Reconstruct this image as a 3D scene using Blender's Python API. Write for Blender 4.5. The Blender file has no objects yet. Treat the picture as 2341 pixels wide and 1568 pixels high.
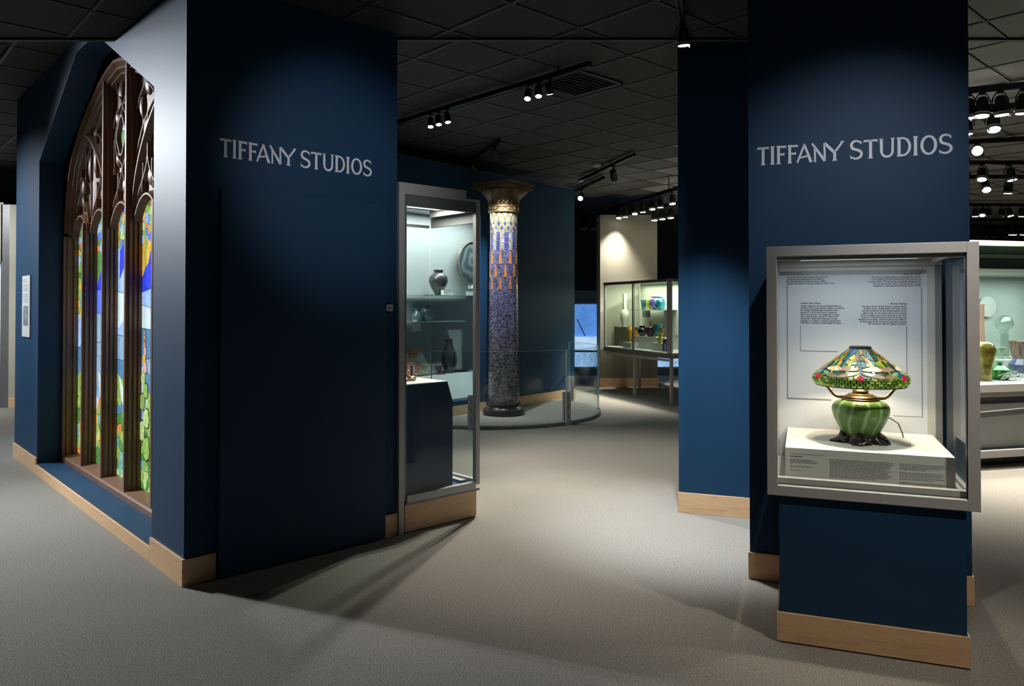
import bpy, math, random
from mathutils import Vector, Matrix
R = math.radians
random.seed(7)
scene = bpy.context.scene
COL = scene.collection

# ---------------------------------------------------------------- camera
HEIGHT = 1.55
cam = bpy.data.cameras.new('camera')
cam.sensor_width = 36.0
cam.lens = 1737.0 / 2341.0 * 36.0
cam.shift_y = -(784.0 - 677.5) / 2341.0
cam.clip_end = 100
cam_o = bpy.data.objects.new('camera', cam)
COL.objects.link(cam_o)
cam_o.location = (0, 0, HEIGHT)
cam_o.rotation_euler = (R(90.723), 0, 0)
scene.camera = cam_o

# ---------------------------------------------------------------- world, exposure
world = bpy.data.worlds.new('world')
scene.world = world
world.use_nodes = True
world.node_tree.nodes['Background'].inputs[0].default_value = (0.55, 0.62, 0.75, 1)
world.node_tree.nodes['Background'].inputs[1].default_value = 0.004
vs = scene.view_settings
vs.view_transform = 'Standard'
vs.look = 'None'
vs.gamma = 1.0
vs.exposure = 0.0
vs.use_curve_mapping = False
cy = scene.cycles
cy.use_denoising = True
cy.caustics_reflective = False
cy.caustics_refractive = False
cy.transparent_max_bounces = 32
cy.max_bounces = 8
cy.diffuse_bounces = 4
cy.sample_clamp_indirect = 3.0

# ---------------------------------------------------------------- frames of reference
YA, YC = R(42.45), R(-20.92)
K0 = Vector((-1.817, 4.206, 0))          # outer corner of the left block
Q0 = Vector((1.233, 3.532, 0))           # near left foot of the lamp case pedestal
W0 = Vector((1.346, 4.345, 0))           # left foot of the right pillar
Z0 = Vector((1.253, 5.733, 0))           # left foot of the rear pier
WB = Vector((-0.454, 10.896, 0))         # a point at the foot of the wall behind the column
YW = R(51.0)
ZN, ZF = 3.40, 3.67                      # near and far ceiling heights
SPLIT = 5.25

def rot(v, a):
    c, s = math.cos(a), math.sin(a)
    return Vector((v[0] * c - v[1] * s, v[0] * s + v[1] * c, v[2]))
def inframe(o, a, p):
    return o + rot(Vector(p), a)

# measuring help: the direction from the lens through a photo pixel, cut with a plane in the place
PITCH = R(0.723)
def ray(px, py):
    x, y = (px - 1170.5) / 1737.0, (677.5 - py) / 1737.0
    return Vector((x, math.cos(PITCH) - y * math.sin(PITCH), math.sin(PITCH) + y * math.cos(PITCH)))
CAM = Vector((0, 0, HEIGHT))
def at_z(px, py, z):
    d = ray(px, py)
    return CAM + d * ((z - HEIGHT) / d.z)
def at_y(px, py, y):
    d = ray(px, py)
    return CAM + d * (y / d.y)
def at_plane(px, py, p, n):
    d = ray(px, py)
    return CAM + d * ((Vector(p) - CAM).dot(n) / d.dot(n))
def project(p):
    v = Vector(p) - CAM
    f = v.y * math.cos(PITCH) + v.z * math.sin(PITCH)
    u = -v.y * math.sin(PITCH) + v.z * math.cos(PITCH)
    return (1170.5 + 1737 * v.x / f, 677.5 - 1737 * u / f, f)

# ---------------------------------------------------------------- materials
def nodes_of(name):
    m = bpy.data.materials.new(name)
    m.use_nodes = True
    nt = m.node_tree
    return m, nt, nt.nodes['Principled BSDF']
def link(nt, a, b):
    nt.links.new(a, b)
def coords(nt, scale=(1, 1, 1), kind='Object'):
    tc = nt.nodes.new('ShaderNodeTexCoord')
    mp = nt.nodes.new('ShaderNodeMapping')
    mp.inputs['Scale'].default_value = scale
    link(nt, tc.outputs[kind], mp.inputs['Vector'])
    return mp.outputs['Vector']
def noise(nt, vec, scale, detail=3, rough=0.55, dist=0):
    n = nt.nodes.new('ShaderNodeTexNoise')
    n.inputs['Scale'].default_value = scale
    n.inputs['Detail'].default_value = detail
    n.inputs['Roughness'].default_value = rough
    n.inputs['Distortion'].default_value = dist
    link(nt, vec, n.inputs['Vector'])
    return n
def ramp(nt, fac, stops):
    r = nt.nodes.new('ShaderNodeValToRGB')
    e = r.color_ramp.elements
    while len(e) < len(stops):
        e.new(0.5)
    for el, (p, c) in zip(e, stops):
        el.position = p
        el.color = (*c, 1)
    link(nt, fac, r.inputs['Fac'])
    return r.outputs['Color']
def bump(nt, height, strength, dist=0.01):
    b = nt.nodes.new('ShaderNodeBump')
    b.inputs['Strength'].default_value = strength
    b.inputs['Distance'].default_value = dist
    link(nt, height, b.inputs['Height'])
    return b.outputs['Normal']
def plain(name, c, rough=0.5, metal=0.0, var=0.08, nscale=6, bmp=0.0, bscale=200, spec=0.5, coat=0.0, stretch=(1, 1, 1)):
    m, nt, p = nodes_of(name)
    v = coords(nt, stretch)
    n = noise(nt, v, nscale, 4)
    lo = tuple(max(0, k * (1 - var)) for k in c)
    hi = tuple(min(1, k * (1 + var)) for k in c)
    link(nt, ramp(nt, n.outputs['Fac'], [(0.3, lo), (0.7, hi)]), p.inputs['Base Color'])
    p.inputs['Roughness'].default_value = rough
    p.inputs['Metallic'].default_value = metal
    p.inputs['Specular IOR Level'].default_value = spec
    p.inputs['Coat Weight'].default_value = coat
    if bmp:
        n2 = noise(nt, v, bscale, 2)
        link(nt, bump(nt, n2.outputs['Fac'], bmp), p.inputs['Normal'])
    return m
def wood(name, c, c2, scale=3.0, stretch=(1, 1, 8), rough=0.45, coat=0.0):
    m, nt, p = nodes_of(name)
    v = coords(nt, stretch)
    n = noise(nt, v, scale, 6, 0.6, 1.2)
    link(nt, ramp(nt, n.outputs['Fac'], [(0.25, c2), (0.5, c), (0.8, tuple(min(1, k * 1.08) for k in c))]), p.inputs['Base Color'])
    p.inputs['Roughness'].default_value = rough
    p.inputs['Coat Weight'].default_value = coat
    p.inputs['Coat Roughness'].default_value = 0.25
    n2 = noise(nt, v, scale * 6, 3)
    link(nt, bump(nt, n2.outputs['Fac'], 0.08), p.inputs['Normal'])
    return m
def glow(name, c, strength, base=None, var=0.0, nscale=8):
    m, nt, p = nodes_of(name)
    p.inputs['Base Color'].default_value = (*(base or c), 1)
    p.inputs['Emission Strength'].default_value = strength
    p.inputs['Roughness'].default_value = 0.3
    p.inputs['Specular IOR Level'].default_value = 0.25
    if var:
        n = noise(nt, coords(nt, kind='Object'), nscale, 5, 0.65, 0.6)
        lo = tuple(max(0, k * (1 - var)) for k in c)
        hi = tuple(min(1.4, k * (1 + var)) for k in c)
        link(nt, ramp(nt, n.outputs['Fac'], [(0.3, lo), (0.7, hi)]), p.inputs['Emission Color'])
    else:
        p.inputs['Emission Color'].default_value = (*c, 1)
    return m
def clear_glass(name, tint=(0.96, 0.985, 0.97), ior=1.45, gloss=1.0):
    m = bpy.data.materials.new(name)
    m.use_nodes = True
    nt = m.node_tree
    nt.nodes.clear()
    o = nt.nodes.new('ShaderNodeOutputMaterial')
    mx = nt.nodes.new('ShaderNodeMixShader')
    t = nt.nodes.new('ShaderNodeBsdfTransparent')
    t.inputs[0].default_value = (*tint, 1)
    g = nt.nodes.new('ShaderNodeBsdfGlossy')
    g.inputs['Roughness'].default_value = 0.01
    g.inputs[0].default_value = (gloss, gloss, gloss, 1)
    f = nt.nodes.new('ShaderNodeFresnel')
    f.inputs['IOR'].default_value = ior
    ge = nt.nodes.new('ShaderNodeNewGeometry')
    sb = nt.nodes.new('ShaderNodeMath')
    sb.operation = 'SUBTRACT'
    sb.use_clamp = True
    link(nt, f.outputs[0], sb.inputs[0])
    link(nt, ge.outputs['Backfacing'], sb.inputs[1])      # reflect at the outer skin of the slab only
    link(nt, sb.outputs[0], mx.inputs[0])
    link(nt, t.outputs[0], mx.inputs[1])
    link(nt, g.outputs[0], mx.inputs[2])
    link(nt, mx.outputs[0], o.inputs[0])
    return m

M = {}
# satin navy wall paint with faint roller texture
M['blue'] = plain('navy_satin_paint', (0.0088, 0.046, 0.104), 0.56, var=0.06, nscale=2, bmp=0.04, bscale=260, spec=0.28)
M['black_wall'] = plain('black_matt_paint', (0.006, 0.006, 0.007), 0.8)
M['beige'] = plain('beige_paint', (0.44, 0.42, 0.33), 0.6, var=0.03)
M['olive'] = plain('olive_panel', (0.17, 0.17, 0.12), 0.6, var=0.04)
M['pale'] = plain('pale_grey_laminate', (0.42, 0.44, 0.44), 0.5, var=0.03)
M['white'] = plain('white_laminate', (0.70, 0.69, 0.66), 0.5, var=0.02)
M['sign_white'] = plain('white_vinyl', (0.80, 0.83, 0.87), 0.5, var=0.02)
M['alu'] = plain('satin_anodised_aluminium', (0.47, 0.455, 0.44), 0.42, 0.15, var=0.03, nscale=40)
M['dark_alu'] = plain('dark_rail', (0.19, 0.195, 0.20), 0.4, 0.3, var=0.05)
M['black_metal'] = plain('black_powder_coat', (0.012, 0.012, 0.013), 0.45, 0.2)
M['track_metal'] = plain('black_track_metal', (0.03, 0.033, 0.04), 0.3, 0.8)
M['chrome'] = plain('chrome', (0.75, 0.75, 0.75), 0.12, 1.0, var=0.02)
M['maple'] = wood('maple_veneer', (0.78, 0.50, 0.275), (0.66, 0.39, 0.20), 2.2, (2, 2, 14), 0.4)
M['oak'] = wood('dark_carved_oak', (0.190, 0.092, 0.050), (0.080, 0.038, 0.021), 5, (6, 6, 1), 0.42, 0.10)
M['oak_ridge'] = wood('pale_oak_ridge', (0.21, 0.120, 0.076), (0.11, 0.058, 0.034), 5, (6, 6, 1), 0.35, 0.2)  # ribs a paler brown than the rest of the tracery
M['glass'] = clear_glass('case_glass')
M['glass_edge'] = plain('glass_green_edge', (0.30, 0.45, 0.42), 0.1, var=0.05)
M['green_glass_pane'] = clear_glass('greenish_case_glass', (0.86, 0.95, 0.90))
M['rail_glass'] = clear_glass('rail_glass', (0.93, 0.965, 0.965), 1.5)
M['ink'] = plain('black_print', (0.03, 0.035, 0.05), 0.6)
M['grey_ink'] = plain('grey_print', (0.16, 0.16, 0.18), 0.6)
M['bronze'] = plain('brown_bronze', (0.23, 0.14, 0.075), 0.34, 0.9, var=0.2, nscale=30, bmp=0.05, bscale=90)
M['dark_bronze'] = plain('dark_bronze', (0.060, 0.052, 0.046), 0.34, 0.85, var=0.3, nscale=25, bmp=0.2, bscale=60)
M['lead'] = plain('lead_came', (0.02, 0.02, 0.022), 0.5, 0.5)
M['wood_dark'] = plain('black_stone', (0.016, 0.015, 0.018), 0.25, var=0.2)
M['lamp_lens'] = glow('lamp_lens', (1.0, 0.93, 0.82), 6.0)
M['lamp_lens_cool'] = glow('cool_lamp_lens', (0.86, 0.90, 1.0), 8.0)
M['lamp_dim'] = plain('unlit_lens', (0.3, 0.3, 0.3), 0.15, 0.6)
M['diffuser'] = glow('ceiling_diffuser', (1.0, 0.90, 0.83), 1.25)

def carpet_material():
    m, nt, p = nodes_of('grey_carpet')
    v = coords(nt)
    n1 = noise(nt, v, 150, 2, 0.8)
    n2 = noise(nt, v, 1.2, 3)
    c = ramp(nt, n1.outputs['Fac'], [(0.34, (0.120, 0.110, 0.093)), (0.50, (0.250, 0.234, 0.203)), (0.66, (0.400, 0.378, 0.335))])
    mx = nt.nodes.new('ShaderNodeMix')
    mx.data_type = 'RGBA'
    mx.blend_type = 'MULTIPLY'
    mx.inputs['Factor'].default_value = 0.3
    link(nt, c, mx.inputs['A'])
    link(nt, ramp(nt, n2.outputs['Fac'], [(0.3, (0.86, 0.86, 0.84)), (0.7, (1, 1, 1))]), mx.inputs['B'])
    link(nt, mx.outputs['Result'], p.inputs['Base Color'])
    p.inputs['Roughness'].default_value = 0.95
    p.inputs['Specular IOR Level'].default_value = 0.1
    n3 = noise(nt, v, 320, 2)
    link(nt, bump(nt, n3.outputs['Fac'], 0.5, 0.004), p.inputs['Normal'])
    return m
M['carpet'] = carpet_material()
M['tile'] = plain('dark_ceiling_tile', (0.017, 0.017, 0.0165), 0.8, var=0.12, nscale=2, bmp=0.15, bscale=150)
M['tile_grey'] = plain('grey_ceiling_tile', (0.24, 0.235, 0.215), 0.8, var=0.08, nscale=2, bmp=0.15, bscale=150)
M['tbar'] = plain('ceiling_grid_bar', (0.036, 0.037, 0.039), 0.6)

def attr_material(name, rough, metal, emis=0.0, coat=0.0):
    m, nt, p = nodes_of(name)
    a = nt.nodes.new('ShaderNodeAttribute')
    a.attribute_name = 'Col'
    link(nt, a.outputs['Color'], p.inputs['Base Color'])
    p.inputs['Roughness'].default_value = rough
    p.inputs['Metallic'].default_value = metal
    p.inputs['Coat Weight'].default_value = coat
    return m
M['tesserae'] = attr_material('glass_tesserae', 0.22, 0.35, coat=0.4)

# ---------------------------------------------------------------- mesh helpers
class MB:
    def __init__(s):
        s.v, s.f, s.c = [], [], []
    def add(s, verts, faces, col=None):
        o = len(s.v)
        s.v += [tuple(v) for v in verts]
        s.f += [tuple(i + o for i in f) for f in faces]
        if col is not None:
            s.c += [col] * len(verts)
        return s
    def box(s, x0, x1, y0, y1, z0, z1):
        v = [(x0, y0, z0), (x1, y0, z0), (x1, y1, z0), (x0, y1, z0), (x0, y0, z1), (x1, y0, z1), (x1, y1, z1), (x0, y1, z1)]
        return s.add(v, [(0, 3, 2, 1), (4, 5, 6, 7), (0, 1, 5, 4), (1, 2, 6, 5), (2, 3, 7, 6), (3, 0, 4, 7)])
    def prism(s, pts, axis, a, b):
        """polygon pts in the two axes other than axis, extruded from a to b (pts counter-clockwise)"""
        n = len(pts)
        def p3(p, t):
            return {'x': (t, p[0], p[1]), 'y': (p[0], t, p[1]), 'z': (p[0], p[1], t)}[axis]
        v = [p3(p, a) for p in pts] + [p3(p, b) for p in pts]
        f = [tuple(range(n - 1, -1, -1)), tuple(range(n, 2 * n))]
        f += [(i, (i + 1) % n, n + (i + 1) % n, n + i) for i in range(n)]
        if axis == 'y':
            f = [tuple(reversed(k)) for k in f]
        return s.add(v, f)
    def lathe(s, prof, n=32, c=(0, 0), lobes=None, cap=True):
        o = len(s.v)
        for r, z in prof:
            for i in range(n):
                a = 2 * math.pi * i / n
                rr = r * (lobes(a, z) if lobes else 1)
                s.v.append((c[0] + rr * math.cos(a), c[1] + rr * math.sin(a), z))
        for j in range(len(prof) - 1):
            for i in range(n):
                k = (i + 1) % n
                s.f.append((o + j * n + i, o + j * n + k, o + (j + 1) * n + k, o + (j + 1) * n + i))
        if cap:
            s.f.append(tuple(o + i for i in range(n - 1, -1, -1)))
            e = o + (len(prof) - 1) * n
            s.f.append(tuple(e + i for i in range(n)))
        return s
    def tube(s, pts, r, n=8, closed=False):
        pts = [Vector(p) for p in pts]
        o = len(s.v)
        m = len(pts)
        prev = None
        for i, p in enumerate(pts):
            if closed:
                t = pts[(i + 1) % m] - pts[i - 1]
            else:
                t = pts[min(i + 1, m - 1)] - pts[max(i - 1, 0)]
            t.normalize()
            if prev is None:
                u = t.cross(Vector((0.13, 0.37, 0.9)))
                if u.length < 1e-3:
                    u = t.cross(Vector((1, 0, 0)))
            else:
                u = prev - t * prev.dot(t)
            u.normalize()
            prev = u
            w = t.cross(u)
            rr = r[i] if isinstance(r, (list, tuple)) else r
            for k in range(n):
                a = 2 * math.pi * k / n
                s.v.append(tuple(p + (u * math.cos(a) + w * math.sin(a)) * rr))
        for i in range(m if closed else m - 1):
            j = (i + 1) % m
            for k in range(n):
                l = (k + 1) % n
                s.f.append((o + i * n + k, o + i * n + l, o + j * n + l, o + j * n + k))
        if not closed:
            s.f.append(tuple(o + k for k in range(n - 1, -1, -1)))
            s.f.append(tuple(o + (m - 1) * n + k for k in range(n)))
        return s
    def sphere(s, c, r, n=16, m=10, sc=(1, 1, 1)):
        prof = [(max(1e-4, math.sin(math.pi * j / m)) * r, -math.cos(math.pi * j / m) * r) for j in range(m + 1)]
        t = MB().lathe(prof, n)
        return s.add([(c[0] + x * sc[0], c[1] + y * sc[1], c[2] + z * sc[2]) for x, y, z in t.v], t.f)
    def mesh(s, name):
        me = bpy.data.meshes.new(name)
        me.from_pydata(s.v, [], s.f)
        if s.c and len(s.c) == len(s.v):
            at = me.color_attributes.new('Col', 'FLOAT_COLOR', 'POINT')
            flat = []
            for c in s.c:
                flat += [c[0], c[1], c[2], 1.0]
            at.data.foreach_set('color', flat)
        me.update()
        return me

def obj(name, mb, mat, parent=None, smooth=False, loc=(0, 0, 0), rz=0, bevel=0, rotation=None):
    me = mb.mesh(name) if isinstance(mb, MB) else mb
    if not me.materials:
        me.materials.append(mat)
    o = bpy.data.objects.new(name, me)
    COL.objects.link(o)
    o.location = loc
    o.rotation_euler = rotation if rotation else (0, 0, rz)
    if parent:
        o.parent = parent
    if smooth:
        me.shade_smooth()
        me.set_sharp_from_angle(angle=R(40))
    if bevel:
        b = o.modifiers.new('bevel', 'BEVEL')
        b.width = bevel
        b.segments = 2
        b.limit_method = 'ANGLE'
    return o
def box_obj(name, x0, x1, y0, y1, z0, z1, mat, parent=None, bevel=0, **k):
    return obj(name, MB().box(x0, x1, y0, y1, z0, z1), mat, parent, bevel=bevel, **k)
def tag(o, label, cat, group=None):
    o['label'] = label
    o['category'] = cat
    if group:
        o['group'] = group
    return o
def thing(name, label, cat, loc=(0, 0, 0), rz=0, group=None):
    o = bpy.data.objects.new(name, None)
    o.empty_display_size = 0.1
    COL.objects.link(o)
    o.location = loc
    o.rotation_euler = (0, 0, rz)
    return tag(o, label, cat, group)
def struct(o, label=None):
    o['kind'] = 'structure'
    if label:
        o['label'] = label
    return o
def spot(name, parent, loc, aim, power, angle, blend=0.4, color=(1, 0.93, 0.84), size=0.03):
    """a lamp inside its fixture: world position and world aim point"""
    l = bpy.data.lights.new(name, 'SPOT')
    l.energy = power
    l.spot_size = R(angle)
    l.spot_blend = blend
    l.color = color
    l.shadow_soft_size = size
    o = bpy.data.objects.new(name, l)
    COL.objects.link(o)
    d = Vector(aim) - Vector(loc)
    mw = Matrix.Translation(Vector(loc)) @ d.to_track_quat('-Z', 'Y').to_matrix().to_4x4()
    if parent:
        o.parent = parent
        o.matrix_parent_inverse = Matrix.Identity(4)
        pm = Matrix.Translation(parent.location) @ parent.rotation_euler.to_matrix().to_4x4()
        o.matrix_basis = pm.inverted() @ mw
    else:
        o.matrix_basis = mw
    return o
def area(name, parent, local, sx, sy, power, color=(1, 0.93, 0.85), flip=False):
    l = bpy.data.lights.new(name, 'AREA')
    l.shape = 'RECTANGLE'
    l.size, l.size_y = sx, sy
    l.energy = power
    l.color = color
    o = bpy.data.objects.new(name, l)
    COL.objects.link(o)
    o.parent = parent
    o.location = local
    if flip:
        o.rotation_euler = (math.pi, 0, 0)
    return o

def clip_poly(poly, px, py, nx, ny):
    """keep the side where (p-(px,py)).(nx,ny) <= 0"""
    out = []
    n = len(poly)
    for i in range(n):
        a, b = poly[i], poly[(i + 1) % n]
        da = (a[0] - px) * nx + (a[1] - py) * ny
        db = (b[0] - px) * nx + (b[1] - py) * ny
        if da <= 0:
            out.append(a)
        if da * db < 0:
            t = da / (da - db)
            out.append((a[0] + (b[0] - a[0]) * t, a[1] + (b[1] - a[1]) * t))
    return out
def voronoi(seeds, boundary, gap):
    cells = []
    for i, (x, y) in enumerate(seeds):
        poly = list(boundary)
        for j, (u, w) in enumerate(seeds):
            if i == j:
                continue
            dx, dy = u - x, w - y
            d = math.hypot(dx, dy)
            if d < 1e-6:
                continue
            nx, ny = dx / d, dy / d
            poly = clip_poly(poly, x + dx / 2 - nx * gap, y + dy / 2 - ny * gap, nx, ny)
            if len(poly) < 3:
                break
        if len(poly) >= 3:
            cells.append((i, poly))
    return cells

# ================================================================ STRUCTURE
struct(box_obj('floor', -11, 17, -4, 27, -0.12, 0, M['carpet']), 'grey carpeted gallery floor')

# perimeter of the dark hall
struct(box_obj('wall_left', -11.2, -11, -4, 27, 0, 4.2, M['black_wall']))
struct(box_obj('wall_right', 17, 17.2, -4, 27, 0, 4.2, M['black_wall']))
struct(box_obj('wall_far', -11, 17, 27, 27.2, 0, 4.2, M['black_wall']))
struct(box_obj('wall_near', -11, 17, -4.2, -4, 0, 4.2, M['black_wall']))

# ---- ceilings: dark lay-in tiles turned to the walls of the left block
def ceiling(name, z, y0, y1, pitch, a0, b0):
    slab = struct(box_obj(name, -11, 17, y0, y1, z + 0.03, z + 0.25, M['tile']))
    if y1 > 20:
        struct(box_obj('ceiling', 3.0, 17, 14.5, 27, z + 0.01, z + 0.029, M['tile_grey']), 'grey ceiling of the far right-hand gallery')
    tile_me = tile_me2 = None
    bar_me = {}
    ca, sa = math.cos(YA), math.sin(YA)
    used_a, used_b = {}, {}
    n = 0
    for i in range(-30, 50):
        for j in range(-30, 50):
            a, b = a0 + (i + 0.5) * pitch, b0 + (j + 0.5) * pitch
            x, y = a * ca - b * sa, a * sa + b * ca
            if not (y0 - 0.62 * pitch < y < y1 + 0.62 * pitch):
                continue
            if y < 1.5 or y > 14.5:
                continue
            px, py, f = project((x, y, z))
            if not (-90 < px < 2430 and -120 < py < 900):
                continue
            # clip the tile at the ceiling step
            h = pitch / 2 - 0.013
            poly = [(a - h, b - h), (a + h, b - h), (a + h, b + h), (a - h, b + h)]
            poly = [(u * ca - w * sa, u * sa + w * ca) for u, w in poly]
            whole = all(y0 + 0.01 <= q[1] <= y1 - 0.01 for q in poly)
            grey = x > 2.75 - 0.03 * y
            if whole:
                if (tile_me2 if grey else tile_me) is None:
                    me_ = MB().box(-h, h, -h, h, 0.006, 0.02).mesh('ceiling_tile')
                    if grey:
                        tile_me2 = me_
                    else:
                        tile_me = me_
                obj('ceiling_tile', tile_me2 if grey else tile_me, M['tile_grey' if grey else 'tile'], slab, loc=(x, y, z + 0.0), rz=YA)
            else:
                poly = clip_poly(poly, 0, y0 + 0.01, 0, -1)
                poly = clip_poly(poly, 0, y1 - 0.01, 0, 1) if len(poly) > 2 else poly
                if len(poly) > 2:
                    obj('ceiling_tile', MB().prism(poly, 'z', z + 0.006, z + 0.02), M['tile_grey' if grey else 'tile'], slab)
            n += 1
            for d, k, v in ((used_a, i, b), (used_a, i + 1, b), (used_b, j, a), (used_b, j + 1, a)):
                lo, hi = d.get(k, (v, v))
                d[k] = (min(lo, v), max(hi, v))
    for d, axis, wdt in ((used_a, 'a', 0.024), (used_b, 'b', 0.014)):
        for k, (lo, hi) in d.items():
            lo, hi = lo - pitch / 2, hi + pitch / 2
            if axis == 'a':
                a = a0 + k * pitch
                poly = [(a - wdt / 2, lo), (a + wdt / 2, lo), (a + wdt / 2, hi), (a - wdt / 2, hi)]
            else:
                b = b0 + k * pitch
                poly = [(lo, b - wdt / 2), (hi, b - wdt / 2), (hi, b + wdt / 2), (lo, b + wdt / 2)]
            poly = [(u * ca - w * sa, u * sa + w * ca) for u, w in poly]
            poly = clip_poly(poly, 0, y0 + 0.005, 0, -1)
            poly = clip_poly(poly, 0, y1 - 0.005, 0, 1) if len(poly) > 2 else poly
            if len(poly) > 2:
                obj('grid_bar', MB().prism(poly, 'z', z - 0.001, z + 0.012), M['tbar'], slab)
    return slab
ceiling('ceiling', ZN, -4, SPLIT, 0.62, 3.740, 3.414)
ceiling('ceiling', ZF, SPLIT, 27, 0.652, 6.375, 5.37)
struct(box_obj('trim_1', -11, 17, SPLIT - 0.02, SPLIT + 0.012, ZN - 0.012, ZF + 0.05, M['tbar']), 'edge trim of the lower ceiling')

# ---- left block (frame: origin K0, x along its front, y along its window side)
def block(name, mb, mat, label=None, o=K0, a=YA, **k):
    return struct(obj(name, mb, mat, loc=o, rz=a, **k), label)
SL, SR, ZS, ZT, CL, CR = 0.56, 3.81, 2.89, 3.57, 1.90, 2.46   # opening in the window side
E0, TOPZ = 0.012, 3.72
w = MB()
def yz(pts):
    w.prism(pts, 'x', E0, 0.21)
yz([(E0, 0.0), (SL, 0.0), (SL, TOPZ), (E0, TOPZ)])
yz([(SR, 0), (4.9, 0), (4.9, TOPZ), (SR, TOPZ)])
yz([(SL, 0), (SR, 0), (SR, 0.10), (SL, 0.10)])
yz([(SL, ZS), (CL, ZT), (CL, TOPZ), (SL, TOPZ)])
yz([(SR, ZS), (SR, TOPZ), (CR, TOPZ), (CR, ZT)])
yz([(CL, ZT), (CR, ZT), (CR, TOPZ), (CL, TOPZ)])
block('wall_window_side', w, M['blue'], 'navy wall with the gabled opening round the stained glass')
block('wall_front', MB().box(0.21, 1.412, E0, 0.2, 0, TOPZ), M['blue'], 'navy wall face with white lettering on the left')
block('wall_inner', MB().box(1.22, 1.40, 0.2, 4.9, 0, TOPZ), M['blue'])
block('wall_end', MB().box(0.21, 1.22, 4.75, 4.9, 0, TOPZ), M['blue'])
block('wall_behind_window', MB().box(0.55, 0.6, 0.2, 4.75, 0, TOPZ), M['black_wall'])
block('door_1', MB().box(0.195, 1.30, -0.028, E0, 0.012, 2.225), M['blue'], 'flush navy door panel below the lettering', bevel=0.002)
# maple baseboards of the block
def board(name, x0, x1, y0, y1, o=K0, a=YA, z0=0.0, z1=0.15, cut=None, mat='maple'):
    b = struct(obj(name, MB().box(x0, x1, y0, y1, z0, z1), M[mat], loc=o, rz=a, bevel=0.0015))
    return b
board('baseboard_left', -0.002, E0, -0.002, SL)
board('baseboard_ledge', -0.002, E0, SL, SR, z1=0.088)
board('baseboard_far_left', -0.002, E0, SR, 4.9)
board('baseboard_return', E0, 0.30, SR + 0.001, SR + 0.012, z0=0.1, z1=0.15)
board('baseboard_front', E0, 0.185, -0.002, E0)
board('baseboard_door_side', 1.305, 1.41, -0.002, E0)

# ---- right pillar and the pier behind it
block('wall_pillar', MB().box(0.008, 1.110, 0.008, 0.47, 0, TOPZ), M['blue'], 'navy pillar with white lettering on the right', W0, YC)
board('baseboard_pillar', 0, 1.118, -0.004, 0.008, W0, YC)
board('baseboard_pillar_side', 1.110, 1.118, 0.008, 0.47, W0, YC)
block('wall_rear_pier', MB().box(0.0, 1.5, 0.01, 0.45, 0, TOPZ), M['blue'], 'navy pier standing behind the right pillar', Z0, YC)
board('baseboard_rear_pier', -0.004, 1.5, -0.002, 0.01, Z0, YC)

# ---- wall behind the column with a built-in showcase to its left (frame: origin WB)
ox0, ox1, oz0, oz1 = -3.2, 0.0, 0.235, 2.92
w = MB()
w.box(-3.6, ox0, 0, 0.08, 0, 3.5)
w.box(ox1, 2.39, 0, 0.08, 0, 3.5)
w.box(ox0, ox1, 0, 0.08, 0, oz0)
w.box(ox0, ox1, 0, 0.08, oz1, 3.5)
block('wall_back', w, M['blue'], 'navy wall behind the mosaic column', WB, YW)
w = MB().box(ox0 - 0.1, 1.6, 1.0, 1.06, 0, 3.2)
block('wall_showcase_back', w, M['pale'], 'grey back of the showcase built into the rear wall', WB, YW)
block('wall_showcase_side', MB().box(1.6, 1.66, 0.08, 1.06, 0, 3.2), M['pale'], None, WB, YW)
block('trim_showcase_seam', MB().box(-1.02, -1.008, 0.992, 1.0, oz0, 3.0), M['dark_alu'], None, WB, YW)
board('baseboard_back_wall', -3.6, 2.39, -0.012, 0, WB, YW, z1=0.17)
board('baseboard_back_end', 2.39, 2.402, -0.012, 0.08, WB, YW, z1=0.17)
deck = block('trim_showcase_deck', MB().prism([(1.0, oz0), (1.0, 0.56), (0.40, 0.56), (0.085, oz0 + 0.02), (0.085, oz0)], 'x', ox0, 1.6), M['pale'], 'pale deck of the rear showcase with a sloping front', WB, YW)

# ---- curved platform under the column
RC, RR = Vector((-0.315, 11.136, 0)), 1.60
pts = []
for i in range(49):
    a = R(-150) + (R(50) - R(-150)) * i / 48
    p = Vector((RC.x + RR * math.cos(a), RC.y + RR * math.sin(a), 0))
    pts.append(p)
n = Vector((-math.sin(YW), math.cos(YW), 0))
pts = [p for p in pts if (p - WB).dot(n) < -0.02]
poly = [(p.x, p.y) for p in pts]
# close along the wall
def onto_wall(p):
    q = Vector(p).to_3d() - WB
    t = q.dot(Vector((math.cos(YW), math.sin(YW), 0)))
    r = WB + Vector((math.cos(YW), math.sin(YW), 0)) * t - n * 0.014
    return (r.x, r.y)
poly = [onto_wall(poly[0])] + poly + [onto_wall(poly[-1])]
struct(obj('platform', MB().prism(poly, 'z', 0.0, 0.045), M['carpet'], bevel=0.006), 'low carpeted platform with a curved edge')
PLAT = 0.045

# ---- far left: beige wall seen past the block, with a bright doorway
fl = Vector((-9.6, 11.6, 0))
struct(obj('wall_far_left', MB().box(0, 1.81, 0, 0.2, 2.22, 3.1).box(1.92, 3.4, 0.0, 0.2, 0, 3.1).box(0, 1.81, 0.02, 0.2, 3.1, 3.14), M['beige'], loc=fl), 'beige wall past the far end of the block')
struct(box_obj('door_2', 1.79, 1.92, 0.0, 0.2, 0, 3.1, M['dark_alu'], loc=fl), 'grey door jamb past the far end of the block')
struct(box_obj('window_2', 0, 1.74, 0.12, 0.14, 0.05, 2.2, glow('daylit_glass', (0.75, 0.92, 1.0), 0.55), loc=fl), 'bright glazed doorway at the left edge')
board('baseboard_far_wall', 1.93, 3.4, -0.012, 0, fl, 0)

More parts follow.
